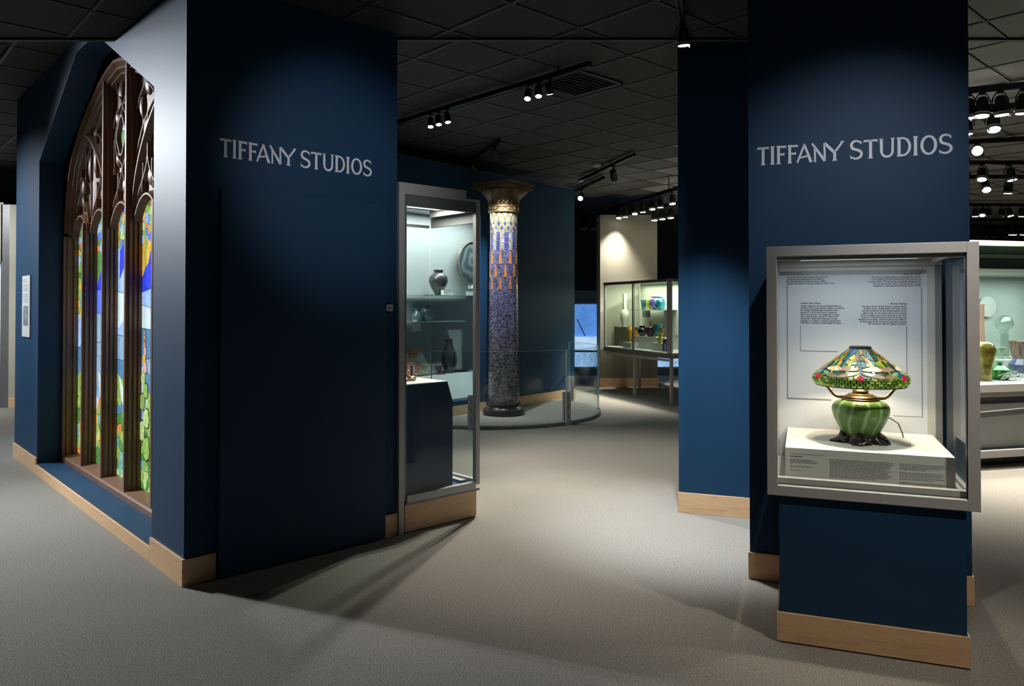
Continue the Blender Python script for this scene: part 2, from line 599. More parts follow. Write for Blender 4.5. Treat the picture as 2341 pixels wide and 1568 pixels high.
# ---- far middle: beige pier
struct(box_obj('wall_beige_pier', 1.69, 2.785, 14.56, 15.16, 0, 3.30, M['beige']), 'beige pier standing behind the far glass case')
struct(box_obj('baseboard_beige_pier', 1.675, 2.80, 14.545, 14.56, 0, 0.17, M['maple']))
struct(box_obj('trim_pier_panel', 1.69, 2.785, 14.55, 14.56, 0.17, 0.72, M['olive']))

# ================================================================ STAINED GLASS WINDOW
win = thing('stained_glass_window', 'tall Gothic window of backlit stained glass in dark carved wooden tracery', 'window', K0, YA)
S0, PITCHW, MID = 0.61, 0.628, 2.18
BND = [S0 + PITCHW * k for k in range(6)]
XG = 0.325
arch_pts = [(0, 3.475), (0.22, 3.44), (0.43, 3.385), (0.77, 3.27), (1.1, 3.10), (1.35, 2.86), (1.5, 2.6), (1.575, 2.32), (1.60, 2.1)]
def z_arch(s):
    d = abs(s - MID)
    for (a, za), (b, zb) in zip(arch_pts, arch_pts[1:]):
        if d <= b:
            t = (d - a) / (b - a)
            return za + (zb - za) * t
    return 2.1
def z_head(s, k):
    """pointed head of lancet k"""
    y0, y1 = BND[k] + 0.055, BND[k + 1] - 0.03
    m, h = (y0 + y1) / 2, (y1 - y0) / 2
    d = min(1, abs(s - m) / h)
    return 2.17 + 0.20 * (1 - d ** 1.9) ** 0.7
GLASS_TOP = 2.40
# sill
obj('sill', MB().prism([(SL, 0), (SR, 0), (SR, 1), (SL, 1)], 'z', 0, 0.001) if False else
    MB().add([(0.195, SL, 0.10), (0.195, SL, 0.142), (0.21, SL, 0.15), (0.345, SL, 0.178), (0.345, SL, 0.10),
              (0.195, SR, 0.10), (0.195, SR, 0.142), (0.21, SR, 0.15), (0.345, SR, 0.178), (0.345, SR, 0.10)],
             [(0, 1, 2, 3, 4), (9, 8, 7, 6, 5), (0, 5, 6, 1), (1, 6, 7, 2), (2, 7, 8, 3), (3, 8, 9, 4), (4, 9, 5, 0)]), M['oak'], win, bevel=0.003)
# jambs with stepped mouldings
def jamb(y_out, sgn):
    b = MB()
    for x0, x1, wd in ((0.205, 0.235, 0.050), (0.235, 0.255, 0.062), (0.255, 0.285, 0.058), (0.285, 0.345, 0.082)):
        a, c = sorted((y_out, y_out - sgn * wd))
        b.box(x0, x1, a, c, 0.15, 2.2)
    obj('jamb', b, M['oak'], win)
jamb(SR, 1)
jamb(SL, -1)
# mullions
prof = [(0.215, -0.016), (0.232, -0.022), (0.240, -0.034), (0.262, -0.030), (0.272, -0.046), (0.292, -0.042), (0.300, -0.058), (0.340, -0.062),
        (0.340, 0.062), (0.300, 0.058), (0.292, 0.042), (0.272, 0.046), (0.262, 0.030), (0.240, 0.034), (0.232, 0.022), (0.215, 0.016)]
for k in (1, 2, 3, 4):
    yc = BND[k] + 0.012
    top = z_arch(yc) - 0.01 if k in (2, 3) else 2.28
    obj('mullion', MB().prism([(x, yc + d) for x, d in prof], 'z', 0.15, top), M['oak'], win)
# carved panels that fill the head of each bay above the lights
for k in range(5):
    y0, y1 = BND[k] + (0.03 if k else -0.05), BND[k + 1] - 0.01 + (0.06 if k == 4 else 0)
    nst = 24
    b = MB()
    vs_ = []
    for i in range(nst + 1):
        y = y0 + (y1 - y0) * i / nst
        zb, zt = z_head(y, k), max(z_arch(y) + 0.0, z_head(y, k) + 0.02)
        if y > SR or y < SL:
            pass
        # slight hollow across the bay
        t = abs(2 * i / nst - 1)
        x = 0.312 - 0.022 * t ** 3
        vs_ += [(x, y, zb), (x, y, zt), (0.345, y, zb), (0.345, y, zt)]
    fc = []
    for i in range(nst):
        o = i * 4
        fc += [(o, o + 1, o + 5, o + 4), (o + 2, o + 6, o + 7, o + 3), (o, o + 4, o + 6, o + 2), (o + 1, o + 3, o + 7, o + 5)]
    b.add(vs_, fc)
    obj('tracery_panel', b, M['oak'], win, smooth=True)
def bez(p0, p1, p2, p3, n=14):
    out = []
    for i in range(n + 1):
        t = i / n
        a, b_, c, d = (1 - t) ** 3, 3 * t * (1 - t) ** 2, 3 * t * t * (1 - t), t ** 3
        out.append((a * p0[0] + b_ * p1[0] + c * p2[0] + d * p3[0], a * p0[1] + b_ * p1[1] + c * p2[1] + d * p3[1]))
    return out
def rib(pts, r=0.013, x=0.275, name='tracery_rib', depth=0.045):
    """a carved rib: a ridged bar following pts (y, z), wide at the back and sharp at the front"""
    b = MB()
    n = len(pts)
    for i, (y, z) in enumerate(pts):
        a, c = pts[max(0, i - 1)], pts[min(n - 1, i + 1)]
        ty, tz = c[0] - a[0], c[1] - a[1]
        l = math.hypot(ty, tz) or 1
        ny, nz = -tz / l, ty / l
        for dx, w_ in ((0, -0.35), (depth * 0.45, -1.0), (depth, -1.9), (depth, 1.9), (depth * 0.45, 1.0), (0, 0.35)):
            b.v.append((x + dx, y + ny * w_ * r, z + nz * w_ * r))
    for i in range(n - 1):
        for k in range(6):
            l = (k + 1) % 6
            b.f.append((i * 6 + k, (i + 1) * 6 + k, (i + 1) * 6 + l, i * 6 + l))
    b.f.append(tuple(range(6)))
    b.f.append(tuple((n - 1) * 6 + k for k in range(5, -1, -1)))
    return obj(name, b, M['oak_ridge'] if name == 'tracery_rib' else M['oak'], win)
def mirror(pts):
    return [(2 * MID - y, z) for y, z in pts]
# main arch: three stepped mouldings
for r_, x_, dz in ((0.030, 0.205, 0.0), (0.016, 0.235, -0.05), (0.014, 0.26, -0.085)):
    pts = []
    for i in range(-28, 29):
        d = 1.585 * i / 28
        sc = 1 - max(0, -dz) / 1.6
        pts.append((MID + d * sc, z_arch(MID + abs(d)) + dz * (0.5 + 0.5 * (1 - abs(d) / 1.6))))
    rib(pts, r_, x_, 'arch_moulding', 0.05)
# lancet heads: cusped pointed ribs and the ogee above them
for k in range(5):
    y0, y1 = BND[k] + 0.06, BND[k + 1] - 0.035
    m = (y0 + y1) / 2
    rib([(y0 + (y1 - y0) * i / 20, z_head(y0 + (y1 - y0) * i / 20, k)) for i in range(21)], 0.017, 0.262, 'light_head', 0.05)
    rib(bez((y0, 2.26), (y0 + 0.02, 2.46), (m - 0.05, 2.46), (m, 2.66)), 0.012)
    rib(bez((y1, 2.26), (y1 - 0.02, 2.46), (m + 0.05, 2.46), (m, 2.66)), 0.012)
    if k in (0, 4):
        rib([(m, 2.64), (m, min(2.95, z_arch(m) - 0.08))], 0.012)
    if k in (1, 3):
        rib([(m, 2.64), (m, 2.98)], 0.012)
    for dd in (-0.12, 0.12):
        rib(bez((m + dd, 2.40), (m + dd * 1.1, 2.5), (m + dd * 0.6, 2.56), (m + dd * 0.9, 2.62)), 0.009)
# sub-arches over the outer pairs of lights
sub = bez((2.52, 2.30), (2.56, 2.62), (2.9, 2.98), (3.30, 3.10), 20)
rib(sub, 0.020, 0.25)
rib(mirror(sub), 0.020, 0.25)
sub = bez((2.52, 2.62), (2.56, 2.80), (2.72, 2.96), (2.98, 3.06), 12)
rib(sub, 0.011)
rib(mirror(sub), 0.011)
# uprights in the side panels and their little arches
for s in (2.95, 3.12, 3.28):
    up = [(s, 2.66), (s, z_arch(s) - 0.06)]
    rib(up, 0.011)
    rib(mirror(up), 0.011)
for a, c, zb in ((2.56, 2.95, 3.10), (2.95, 3.28, 2.86), (3.28, 3.62, 2.62)):
    m = (a + c) / 2
    ar = bez((a, zb - 0.06), (a + 0.02, zb + 0.06), (m, zb + 0.08), (m, zb + 0.12)) + bez((m, zb + 0.12), (m, zb + 0.08), (c - 0.02, zb + 0.06), (c, zb - 0.06))[1:]
    rib(ar, 0.010)
    rib(mirror(ar), 0.010)
# centre: quatrefoil and flowing daggers
for sgn in (1, -1):
    rib([(MID + sgn * a, z) for a, z in bez((0, 2.64), (0.03, 2.72), (0.20, 2.72), (0.20, 2.90))], 0.012)
    rib([(MID + sgn * a, z) for a, z in bez((0.20, 2.90), (0.20, 3.05), (0.03, 3.05), (0, 3.14))], 0.012)
    rib([(MID + sgn * a, z) for a, z in bez((0, 3.12), (0.02, 3.22), (0.20, 3.24), (0.17, 3.36))], 0.011)
    rib([(MID + sgn * a, z) for a, z in bez((0.24, 2.62), (0.18, 2.70), (0.26, 2.80), (0.22, 2.90))], 0.009)
    rib([(MID + sgn * a, z) for a, z in bez((0.02, 3.16), (0.10, 3.12), (0.24, 3.10), (0.25, 3.0))], 0.009)
ring = [(MID + 0.105 * math.cos(2 * math.pi * i / 28) * (1 + 0.10 * math.cos(8 * math.pi * i / 28)), 2.90 + 0.145 * math.sin(2 * math.pi * i / 28) * (1 + 0.08 * math.cos(8 * math.pi * i / 28))) for i in range(29)]
rib(ring, 0.016, 0.262, 'roundel_frame')
# added domes between the ribs, shaped to catch highlights
for s, z, ry, rz_ in ((MID + 0.11, 3.27, 0.06, 0.10), (MID - 0.11, 3.27, 0.06, 0.10), (MID + 0.18, 3.08, 0.055, 0.085), (MID - 0.18, 3.08, 0.055, 0.085),
                      (MID + 0.16, 2.74, 0.05, 0.075), (MID - 0.16, 2.74, 0.05, 0.075), (2.75, 3.20, 0.07, 0.09), (1.61, 3.20, 0.07, 0.09),
                      (2.73, 2.86, 0.07, 0.14), (1.63, 2.86, 0.07, 0.14), (3.03, 2.82, 0.055, 0.15), (1.33, 2.82, 0.055, 0.15), (3.20, 2.78, 0.05, 0.14), (1.16, 2.78, 0.05, 0.14),
                      (3.42, 2.62, 0.05, 0.12), (0.94, 2.62, 0.05, 0.12), (3.60, 2.5, 0.04, 0.10), (2.62, 3.05, 0.045, 0.10), (1.74, 3.05, 0.045, 0.10)):
    obj('highlight_dome', MB().sphere((0.315, s, z), 1.0, 18, 10, (0.040, ry, rz_)), M['oak'], win, smooth=True)
for k in range(5):  # the same added highlight domes above each lancet
    m = (BND[k] + BND[k + 1]) / 2 + 0.012
    obj('highlight_dome', MB().sphere((0.315, m, 2.505), 1.0, 16, 10, (0.03, 0.06, 0.075)), M['oak'], win, smooth=True)

# backlit panes
PAL = {}
def pane_mat(key, c, s=1.0, var=0.28, sc=14):
    PAL[key] = glow('opalescent_' + key, c, s, base=tuple(k * 0.25 for k in c), var=var, nscale=sc)
pane_mat('deep_blue', (0.035, 0.06, 0.80), 0.95)
pane_mat('mid_blue', (0.10, 0.20, 0.85), 0.95)
pane_mat('sky', (0.36, 0.58, 0.95), 0.9)
pane_mat('pale', (0.68, 0.86, 0.92), 0.85, 0.12)
pane_mat('cream', (0.70, 0.85, 0.78), 0.8, 0.12)
pane_mat('hill', (0.10, 0.28, 0.50), 0.8)
pane_mat('haze', (0.27, 0.46, 0.66), 0.85)
pane_mat('moss', (0.10, 0.28, 0.07), 0.8, 0.45, 20)
pane_mat('leaf', (0.30, 0.50, 0.12), 0.85, 0.5, 24)
pane_mat('lime', (0.52, 0.72, 0.28), 0.85, 0.4, 24)
pane_mat('teal', (0.20, 0.48, 0.44), 0.8, 0.5, 24)
pane_mat('orange', (0.80, 0.28, 0.08), 0.8, 0.5, 28)
pane_mat('amber', (0.85, 0.50, 0.07), 0.85, 0.35, 24)
pane_mat('rose', (0.80, 0.48, 0.45), 0.8, 0.3)
rng = random.Random(11)
def pane_key(k, s, z):
    r = rng.random()
    if z > 2.02 - 0.05 * (k % 2):
        warm = {4: 0.18, 3: 0.08, 2: 0.32, 1: 0.45, 0: 0.2}[k]
        if z > 2.28:
            return 'deep_blue' if r < 0.25 else ('leaf' if r < 0.55 else ('moss' if r < 0.8 else 'orange'))
        if r < warm:
            return 'orange' if rng.random() < 0.7 else 'amber'
        return ('leaf', 'moss', 'lime', 'teal', 'sky', 'mid_blue')[int(rng.random() * 6)]
    if z > 1.76:
        if k == 4:
            return ('teal', 'leaf', 'sky', 'moss')[int(r * 4)]
        if k == 2 and z < 1.95 and r < 0.55:
            return 'orange'
        return 'deep_blue' if (k == 1 or r < 0.3) else ('mid_blue' if r < 0.6 else 'sky')
    if z > 1.34:
        if k == 4 and r < 0.5:
            return ('teal', 'leaf', 'amber')[int(rng.random() * 3)]
        return 'pale' if r < 0.45 else ('cream' if r < 0.6 else ('sky' if r < 0.85 else 'mid_blue'))
    if z > 0.92:
        return 'hill' if r < 0.5 else 'haze'
    if z > 0.70:
        return ('haze', 'cream', 'leaf', 'moss', 'hill')[int(r * 5)]
    if r < 0.14 and k != 1:
        return 'amber' if rng.random() < 0.7 else 'orange'
    return ('leaf', 'lime', 'moss', 'teal', 'leaf', 'moss')[int(rng.random() * 6)]
for k in range(5):
    y0, y1 = BND[k] + 0.05, BND[k + 1] - 0.03
    came = obj('leading', MB().box(XG + 0.004, XG + 0.012, y0 - 0.02, y1 + 0.02, 0.15, GLASS_TOP), M['lead'], win)
    seeds = []
    rows = []
    if k == 0:      # mostly hidden behind the near pier
        rows = [(0.15, 2.4, 0.32, 2)]
    else:
        foliage_top, foliage_low = (1.34, 0.98) if k == 4 else (1.98, 0.80)
        rows = [(0.16, foliage_low, 0.075, 6), (foliage_low, foliage_top, 0.17, 1), (foliage_top, GLASS_TOP, 0.052 if k < 4 else 0.066, 8)]
    for za, zb, dz, nc in rows:
        z = za + dz / 2
        while z < zb:
            for c in range(nc):
                seeds.append((y0 + (y1 - y0) * (c + 0.5 + (rng.uniform(-0.5, 0.5) if nc > 1 else rng.uniform(-0.04, 0.04))) / nc, z + rng.uniform(-0.5, 0.5) * dz))
            z += dz
    bd = [(y0, 0.155), (y1, 0.155), (y1, GLASS_TOP - 0.005), (y0, GLASS_TOP - 0.005)]
    small = {}
    for i, poly in voronoi(seeds, bd, 0.0032):
        s, z = seeds[i]
        key = pane_key(k, s, z)
        big = len(poly) and (max(p[1] for p in poly) - min(p[1] for p in poly)) > 0.03
        # the strip of each light that the photograph shows: single panes; hidden strip: joined
        if (s > y1 - 0.25 and max(p[1] for p in poly) - min(p[1] for p in poly) > 0.02) or k == 0:
            obj('pane', MB().prism(poly, 'x', XG - 0.003, XG + 0.005), PAL[key], came)
        else:
            small.setdefault(key, MB()).prism(poly, 'x', XG - 0.003, XG + 0.005)
    for key, b in small.items():
        o = obj('pane_group', b, PAL[key], came)
        o['kind'] = 'stuff'
    # tall flower stem with broad leaves in front of the hills
    if k == 1:
        yf = y1 - 0.11
        stem = [(yf + 0.012 * math.sin(6 * z), z) for z in [0.45 + 0.1 * q for q in range(10)]]
        obj('stem_pane', MB().prism([(a_ - 0.006, b2_) for a_, b2_ in stem] + [(a_ + 0.006, b2_) for a_, b2_ in reversed(stem)], 'x', XG - 0.005, XG - 0.003), PAL['moss'], came)
        for (dy, z, rr, key) in ((-0.05, 0.50, 0.085, 'leaf'), (0.055, 0.60, 0.075, 'lime'), (-0.045, 0.72, 0.070, 'lime'), (0.05, 0.82, 0.062, 'leaf'), (-0.03, 0.92, 0.055, 'leaf'), (0.03, 1.00, 0.048, 'lime'),
                                 (-0.012, 1.09, 0.042, 'rose'), (0.016, 1.15, 0.036, 'amber'), (-0.008, 1.21, 0.030, 'rose'), (0.006, 1.26, 0.024, 'orange'), (0.0, 1.31, 0.018, 'orange'), (0.0, 1.35, 0.013, 'orange')):
            yo = yf + dy
            def lf(q, sc=1.0):
                t_ = 2 * math.pi * q / 12
                w_ = rr * sc * (1 + 0.22 * math.cos(t_ - 0.6 * dy * 20) + 0.10 * math.cos(3 * t_))
                return (yo + 0.85 * w_ * math.cos(t_), z + w_ * math.sin(t_))
            obj('leading', MB().prism([lf(q, 1.13) for q in range(12)], 'x', XG - 0.007, XG - 0.004), M['lead'], win)
            obj('pane', MB().prism([lf(q) for q in range(12)], 'x', XG - 0.011, XG - 0.006), PAL[key], came)
# small roundel light in the centre of the tracery
rc = obj('leading', MB().prism([(MID + 0.12 * math.cos(2 * math.pi * i / 20), 2.90 + 0.16 * math.sin(2 * math.pi * i / 20)) for i in range(20)], 'x', 0.298, 0.303), M['lead'], win)
bd = [(MID + 0.10 * math.cos(2 * math.pi * i / 18), 2.90 + 0.14 * math.sin(2 * math.pi * i / 18)) for i in range(18)]
sd = [(MID + rng.uniform(-0.09, 0.09), 2.90 + rng.uniform(-0.13, 0.13)) for i in range(12)]
for i, poly in voronoi(sd, bd, 0.003):
    obj('pane', MB().prism(poly, 'x', 0.292, 0.300), PAL[('leaf', 'sky', 'moss', 'teal', 'mid_blue')[i % 5]], rc)

# placard on the window side, far end
pl = thing('wall_placard', 'white text placard with a small picture on the far end of the window wall', 'placard', K0, YA)
box_obj('board', 0.0, E0, 4.13, 4.49, 1.25, 1.845, M['white'], pl)
box_obj('picture', -0.002, 0.0, 4.20, 4.42, 1.36, 1.55, plain('grey_photo', (0.25, 0.27, 0.31), 0.5, var=0.5, nscale=12), pl)
tx = MB()
for i in range(13):
    z = 1.81 - i * 0.018
    if i in (2, 7):
        continue
    tx.box(-0.001, 0.0, 4.45 - (0.28 if i > 1 else 0.16) * (0.85 + 0.15 * ((i * 7) % 5) / 5), 4.45, z - 0.004, z)
o = obj('printed_text', tx, M['grey_ink'], pl)
o['kind'] = 'stuff'
# control by the door
sw = thing('wall_control', 'small black control with a white screen beside the flush door', 'switch', inframe(K0, YA, (1.33, 0, 1.534)), YA)
box_obj('body', -0.030, 0.022, -0.012, E0, -0.040, 0.034, M['black_metal'], sw, bevel=0.003)
box_obj('screen_frame', -0.018, 0.030, -0.018, -0.012, -0.018, 0.026, M['pale'], sw)
box_obj('screen', -0.006, 0.016, -0.020, -0.018, -0.007, 0.014, M['grey_ink'], sw)
block('wall_window_back', MB().box(0.35, 0.37, 0.25, 4.3, 0, TOPZ), M['blue'])

# ================================================================ WALL LETTERING
def stroke(b, pts, wd, d0, d1):
    """flat pen stroke along pts (x, z) with width wd (number or list), extruded from y d0 to d1"""
    n = len(pts)
    L_, R_ = [], []
    for i, (x, z) in enumerate(pts):
        a, c = pts[max(0, i - 1)], pts[min(n - 1, i + 1)]
        tx_, tz_ = c[0] - a[0], c[1] - a[1]
        l = math.hypot(tx_, tz_) or 1
        w_ = (wd[i] if isinstance(wd, (list, tuple)) else wd) / 2
        L_.append((x - tz_ / l * w_, z + tx_ / l * w_))
        R_.append((x + tz_ / l * w_, z - tx_ / l * w_))
    for i in range(n - 1):
        q = [R_[i], R_[i + 1], L_[i + 1], L_[i]]
        b.prism(q, 'y', d1, d0)
def ellipse_pts(cx, cz, rx, rz_, a0, a1, n=24):
    return [(cx + rx * math.cos(R(a0 + (a1 - a0) * i / n)), cz + rz_ * math.sin(R(a0 + (a1 - a0) * i / n))) for i in range(n + 1)]
def flare_stem(b, x, h, sw, d0, d1, z0=0.0):
    f = sw * 0.32
    t = 0.10 * h
    b.prism([(x - sw / 2 - f, z0), (x + sw / 2 + f, z0), (x + sw / 2, z0 + t), (x + sw / 2, h - t), (x + sw / 2 + f, h), (x - sw / 2 - f, h), (x - sw / 2, h - t), (x - sw / 2, z0 + t)], 'y', d1, d0)
def letter(ch, x0, x1, h, d0, d1):
    b = MB()
    wd = x1 - x0
    s = 0.145 * h
    t = 0.102 * h
    X = lambda u: x0 + wd * u
    if ch == 'T':
        b.prism([(X(0), 0.84 * h), (X(0.10), 0.875 * h), (X(0.93), 0.875 * h), (X(1), 0.83 * h), (X(0.95), 0.985 * h), (X(0.06), 0.985 * h)], 'y', d1, d0)
        flare_stem(b, X(0.5), 0.97 * h, s, d0, d1)
    elif ch == 'I':
        flare_stem(b, X(0.5), h, s, d0, d1)
    elif ch == 'F':
        flare_stem(b, x0 + s * 0.75, h, s, d0, d1)
        b.prism([(x0 + s, 0.875 * h), (X(0.93), 0.875 * h), (X(1), 0.80 * h), (X(0.96), 0.985 * h), (x0 + s, 0.985 * h)], 'y', d1, d0)
        b.prism([(x0 + s, 0.47 * h), (X(0.74), 0.47 * h), (X(0.80), 0.41 * h), (X(0.80), 0.64 * h), (X(0.74), 0.575 * h), (x0 + s, 0.575 * h)], 'y', d1, d0)
    elif ch == 'A':
        stroke(b, [(X(0.06), 0), (X(0.53), 1.0 * h)], [t * 1.0, t * 1.0], d0, d1)
        stroke(b, [(X(0.50), 1.0 * h), (X(0.92), 0)], [s * 0.7, s * 1.05], d0, d1)
        stroke(b, [(X(0.20), 0.27 * h), (X(0.78), 0.36 * h)], t * 0.9, d0, d1)
        b.prism([(X(0), 0), (X(0.14), 0), (X(0.12), 0.07 * h), (X(0.06), 0.07 * h)], 'y', d1, d0)
    elif ch == 'N':
        stroke(b, [(X(0.22), 0.02 * h), (X(0.20), 0.86 * h)], t * 0.95, d0, d1)
        stroke(b, [(X(0.02), 1.0 * h), (X(0.90), 0.02 * h)], [s * 0.7, s * 1.05], d0, d1)
        stroke(b, [(X(0.90), 0.02 * h), (X(0.86), 0.98 * h)], t * 0.95, d0, d1)
        b.prism([(X(0.08), 0), (X(0.34), 0), (X(0.27), 0.06 * h), (X(0.16), 0.06 * h)], 'y', d1, d0)
    elif ch == 'Y':
        stroke(b, [(X(0.04), 0.97 * h), (X(0.52), 0.46 * h)], [s * 1.0, s], d0, d1)
        stroke(b, [(X(0.95), 0.98 * h), (X(0.56), 0.46 * h)], [t * 1.0, t], d0, d1)
        stroke(b, [(X(0.55), 0.52 * h), (X(0.55), 0.06 * h)], s * 0.95, d0, d1)
        b.prism([(X(0.42), 0), (X(0.68), 0), (X(0.63), 0.09 * h), (X(0.47), 0.09 * h)], 'y', d1, d0)
        b.prism([(X(0.84), 0.94 * h), (X(1.02), 0.97 * h), (X(1.0), 1.03 * h), (X(0.86), 1.02 * h)], 'y', d1, d0)
    elif ch == 'S':
        p = ellipse_pts(X(0.48), 0.75 * h, wd * 0.36, 0.215 * h, 35, 205, 16)
        p += bez((p[-1][0] + 0.004 * h, p[-1][1] - 0.03 * h), (X(0.20), 0.50 * h), (X(0.88), 0.52 * h), (X(0.88), 0.28 * h), 10)[1:]
        p += ellipse_pts(X(0.46), 0.265 * h, wd * 0.42, 0.225 * h, 0, -140, 14)[1:]
        n = len(p)
        wl = [t * 0.8 + (s * 0.95 - t * 0.8) * math.sin(math.pi * i / (n - 1)) for i in range(n)]
        stroke(b, p, wl, d0, d1)
        b.prism([(X(0.70), 0.86 * h), (X(0.92), 0.76 * h), (X(0.88), 0.92 * h), (X(0.76), 0.97 * h)], 'y', d1, d0)
        b.prism([(X(0.0), 0.24 * h), (X(0.06), 0.03 * h), (X(0.22), 0.08 * h), (X(0.14), 0.16 * h)], 'y', d1, d0)
    elif ch == 'U':
        p = [(X(0.14), 0.99 * h), (X(0.15), 0.34 * h)] + ellipse_pts(X(0.5), 0.33 * h, wd * 0.35, 0.29 * h, 180, 360, 18)[1:] + [(X(0.86), 0.99 * h)]
        stroke(b, p, [s * 0.95] * 2 + [s * 0.8] * 18 + [t], d0, d1)
        for u in (0.14, 0.86):
            b.prism([(X(u) - s * 0.75, h), (X(u) - s * 0.4, 0.92 * h), (X(u) + s * 0.4, 0.92 * h), (X(u) + s * 0.75, h)], 'y', d0, d1)
    elif ch == 'D':
        flare_stem(b, x0 + s * 0.7, h, s, d0, d1)
        p = [(x0 + s * 0.7, 0.94 * h), (X(0.40), 0.94 * h)] + ellipse_pts(X(0.42), 0.5 * h, wd * 0.5, 0.44 * h, 88, -88, 20) + [(X(0.40), 0.06 * h), (x0 + s * 0.7, 0.06 * h)]
        stroke(b, p, [t] * 6 + [s * 0.85] * 12 + [t] * (len(p) - 18), d0, d1)
    elif ch == 'O':
        p = ellipse_pts(X(0.5), 0.5 * h, wd * 0.5 - s * 0.40, 0.5 * h - t * 0.5, 0, 360, 36)
        wl = [t + (s * 0.95 - t) * abs(math.cos(2 * math.pi * i / 36)) for i in range(37)]
        stroke(b, p, wl, d0, d1)
    return b
LET = [('T', 120, 248), ('I', 262, 300), ('F', 322, 425), ('F', 437, 545), ('A', 525, 690), ('N', 685, 832), ('Y', 806, 1006), ('S', 1068, 1200), ('T', 1200, 1350),
       ('U', 1360, 1516), ('D', 1535, 1672), ('I', 1695, 1740), ('O', 1767, 1926), ('S', 1944, 2080)]
def lettering(label, o, a, x0, x1, z, h, y):
    t = thing('wall_lettering', label, 'lettering', o, a)
    def mp(p):
        u = (p - 120) / 1960.0
        u = u * (1 + 0.045 * (1 - u))      # the photographed sign swells towards its near end
        return x0 + (x1 - x0) * u
    for ch, a0, a1 in LET:
        obj('letter', letter(ch, mp(a0), mp(a1), h, y, y - 0.003), M['sign_white'], t, loc=(0, 0, z))
    return t
lettering('white two-word sign on the dark left wall above the flush door', K0, YA, 0.198, 1.212, 2.407, 0.108, E0)
lettering('white two-word sign on the right pillar above the lamp case', W0, YC, 0.055, 1.036, 2.352, 0.104, 0.008)

# ================================================================ TOWER CASE at the end of the left block
tc = thing('display_case', 'tall narrow glass case standing at the end of the left wall', 'display case', K0, YA)
X0, X1, YF, YB = 1.415, 2.13, 0.0, 0.60
CZ0, CZ1 = 0.235, 2.34
# metal frame
box_obj('frame_post', X0, X0 + 0.045, -0.012, 0.030, 0.0, CZ1 + 0.03, M['alu'], tc, bevel=0.002)
box_obj('frame_post', X0 + 0.045, X0 + 0.068, 0.0, 0.030, CZ0 - 0.02, CZ1 - 0.02, M['dark_alu'], tc)
box_obj('frame_post', X1 - 0.038, X1, -0.012, 0.026, CZ0, CZ1 - 0.005, M['alu'], tc, bevel=0.002)
box_obj('head_rail', X0, X1 - 0.13, -0.010, 0.03, CZ1 - 0.015, CZ1 + 0.055, M['alu'], tc, bevel=0.002)
box_obj('head_rail', X0 + 0.068, X1 - 0.038, -0.004, 0.024, CZ1 - 0.10, CZ1 - 0.022, M['dark_alu'], tc)
box_obj('head_rail', X0 + 0.045, X1, -0.008, 0.02, CZ1 - 0.022, CZ1 - 0.005, M['alu'], tc)
box_obj('head_rail', X1 - 0.022, X1, 0.026, YB - 0.03, CZ1 - 0.17, CZ1 - 0.03, M['pale'], tc)
box_obj('head_rail', X0 + 0.07, X1 - 0.03, YB - 0.022, YB, CZ1 - 0.17, CZ1 - 0.15, M['dark_alu'], tc)
box_obj('roof', X0 + 0.02, X1 - 0.003, 0.03, YB, CZ1 - 0.028, CZ1 - 0.005, M['dark_alu'], tc)
box_obj('light_panel', X0 + 0.08, X1 - 0.10, 0.05, 0.40, CZ1 - 0.05, CZ1 - 0.03, M['diffuser'], tc)
box_obj('light_tray', X1 - 0.10, X1 - 0.085, 0.04, 0.48, CZ1 - 0.10, CZ1 - 0.03, M['pale'], tc)
box_obj('bottom_rail', X0 + 0.068, X1 - 0.038, -0.012, 0.03, CZ0 - 0.03, CZ0 + 0.02, M['alu'], tc, bevel=0.002)
box_obj('bottom_rail', X1 - 0.03, X1, 0.026, YB, CZ0 - 0.0, CZ0 + 0.035, M['alu'], tc)
box_obj('bottom_rail', X0 + 0.06, X1, -0.008, 0.03, CZ0 - 0.045, CZ0 - 0.03, M['dark_alu'], tc)
box_obj('floor_panel', X0 + 0.02, X1 - 0.03, 0.03, YB, CZ0 - 0.03, CZ0, M['blue'], tc)
box_obj('light_strip', X1 - 0.09, X1 - 0.04, 0.10, 0.50, CZ0 + 0.0, CZ0 + 0.02, M['pale'], tc)
box_obj('wood_base', X0 + 0.055, X1 - 0.028, -0.006, YB - 0.02, 0.006, CZ0 - 0.045, M['maple'], tc, bevel=0.0015)
box_obj('back_board', X0 - 0.003, X0 + 0.018, 0.03, YB, 0, CZ1 - 0.03, M['blue'], tc)
box_obj('glass_pane', X0 + 0.068, X1 - 0.038, 0.010, 0.016, CZ0 + 0.02, CZ1 - 0.10, M['glass'], tc)
box_obj('glass_pane', X1 - 0.014, X1 - 0.008, 0.026, YB - 0.018, CZ0 + 0.035, CZ1 - 0.17, M['glass'], tc)
box_obj('glass_pane', X0 + 0.02, X1 - 0.03, YB - 0.016, YB - 0.010, CZ0, CZ1 - 0.17, M['glass'], tc)
area('case_light', tc, ((X0 + X1) / 2, 0.25, CZ1 - 0.06), 0.45, 0.3, 5.0)
# plinth inside, with a sloped front
pd = thing('plinth', 'navy plinth with a pale top inside the tall narrow case', 'plinth', K0, YA)
pr = [(X0 + 0.03, CZ0), (X0 + 0.515, CZ0), (X0 + 0.515, 0.86), (X0 + 0.468, 1.0), (X0 + 0.03, 1.0)]
obj('body', MB().prism(pr, 'y', 0.06, 0.50), M['blue'], pd)
box_obj('top', X0 + 0.03, X0 + 0.469, 0.058, 0.502, 1.0, 1.006, M['white'], pd)
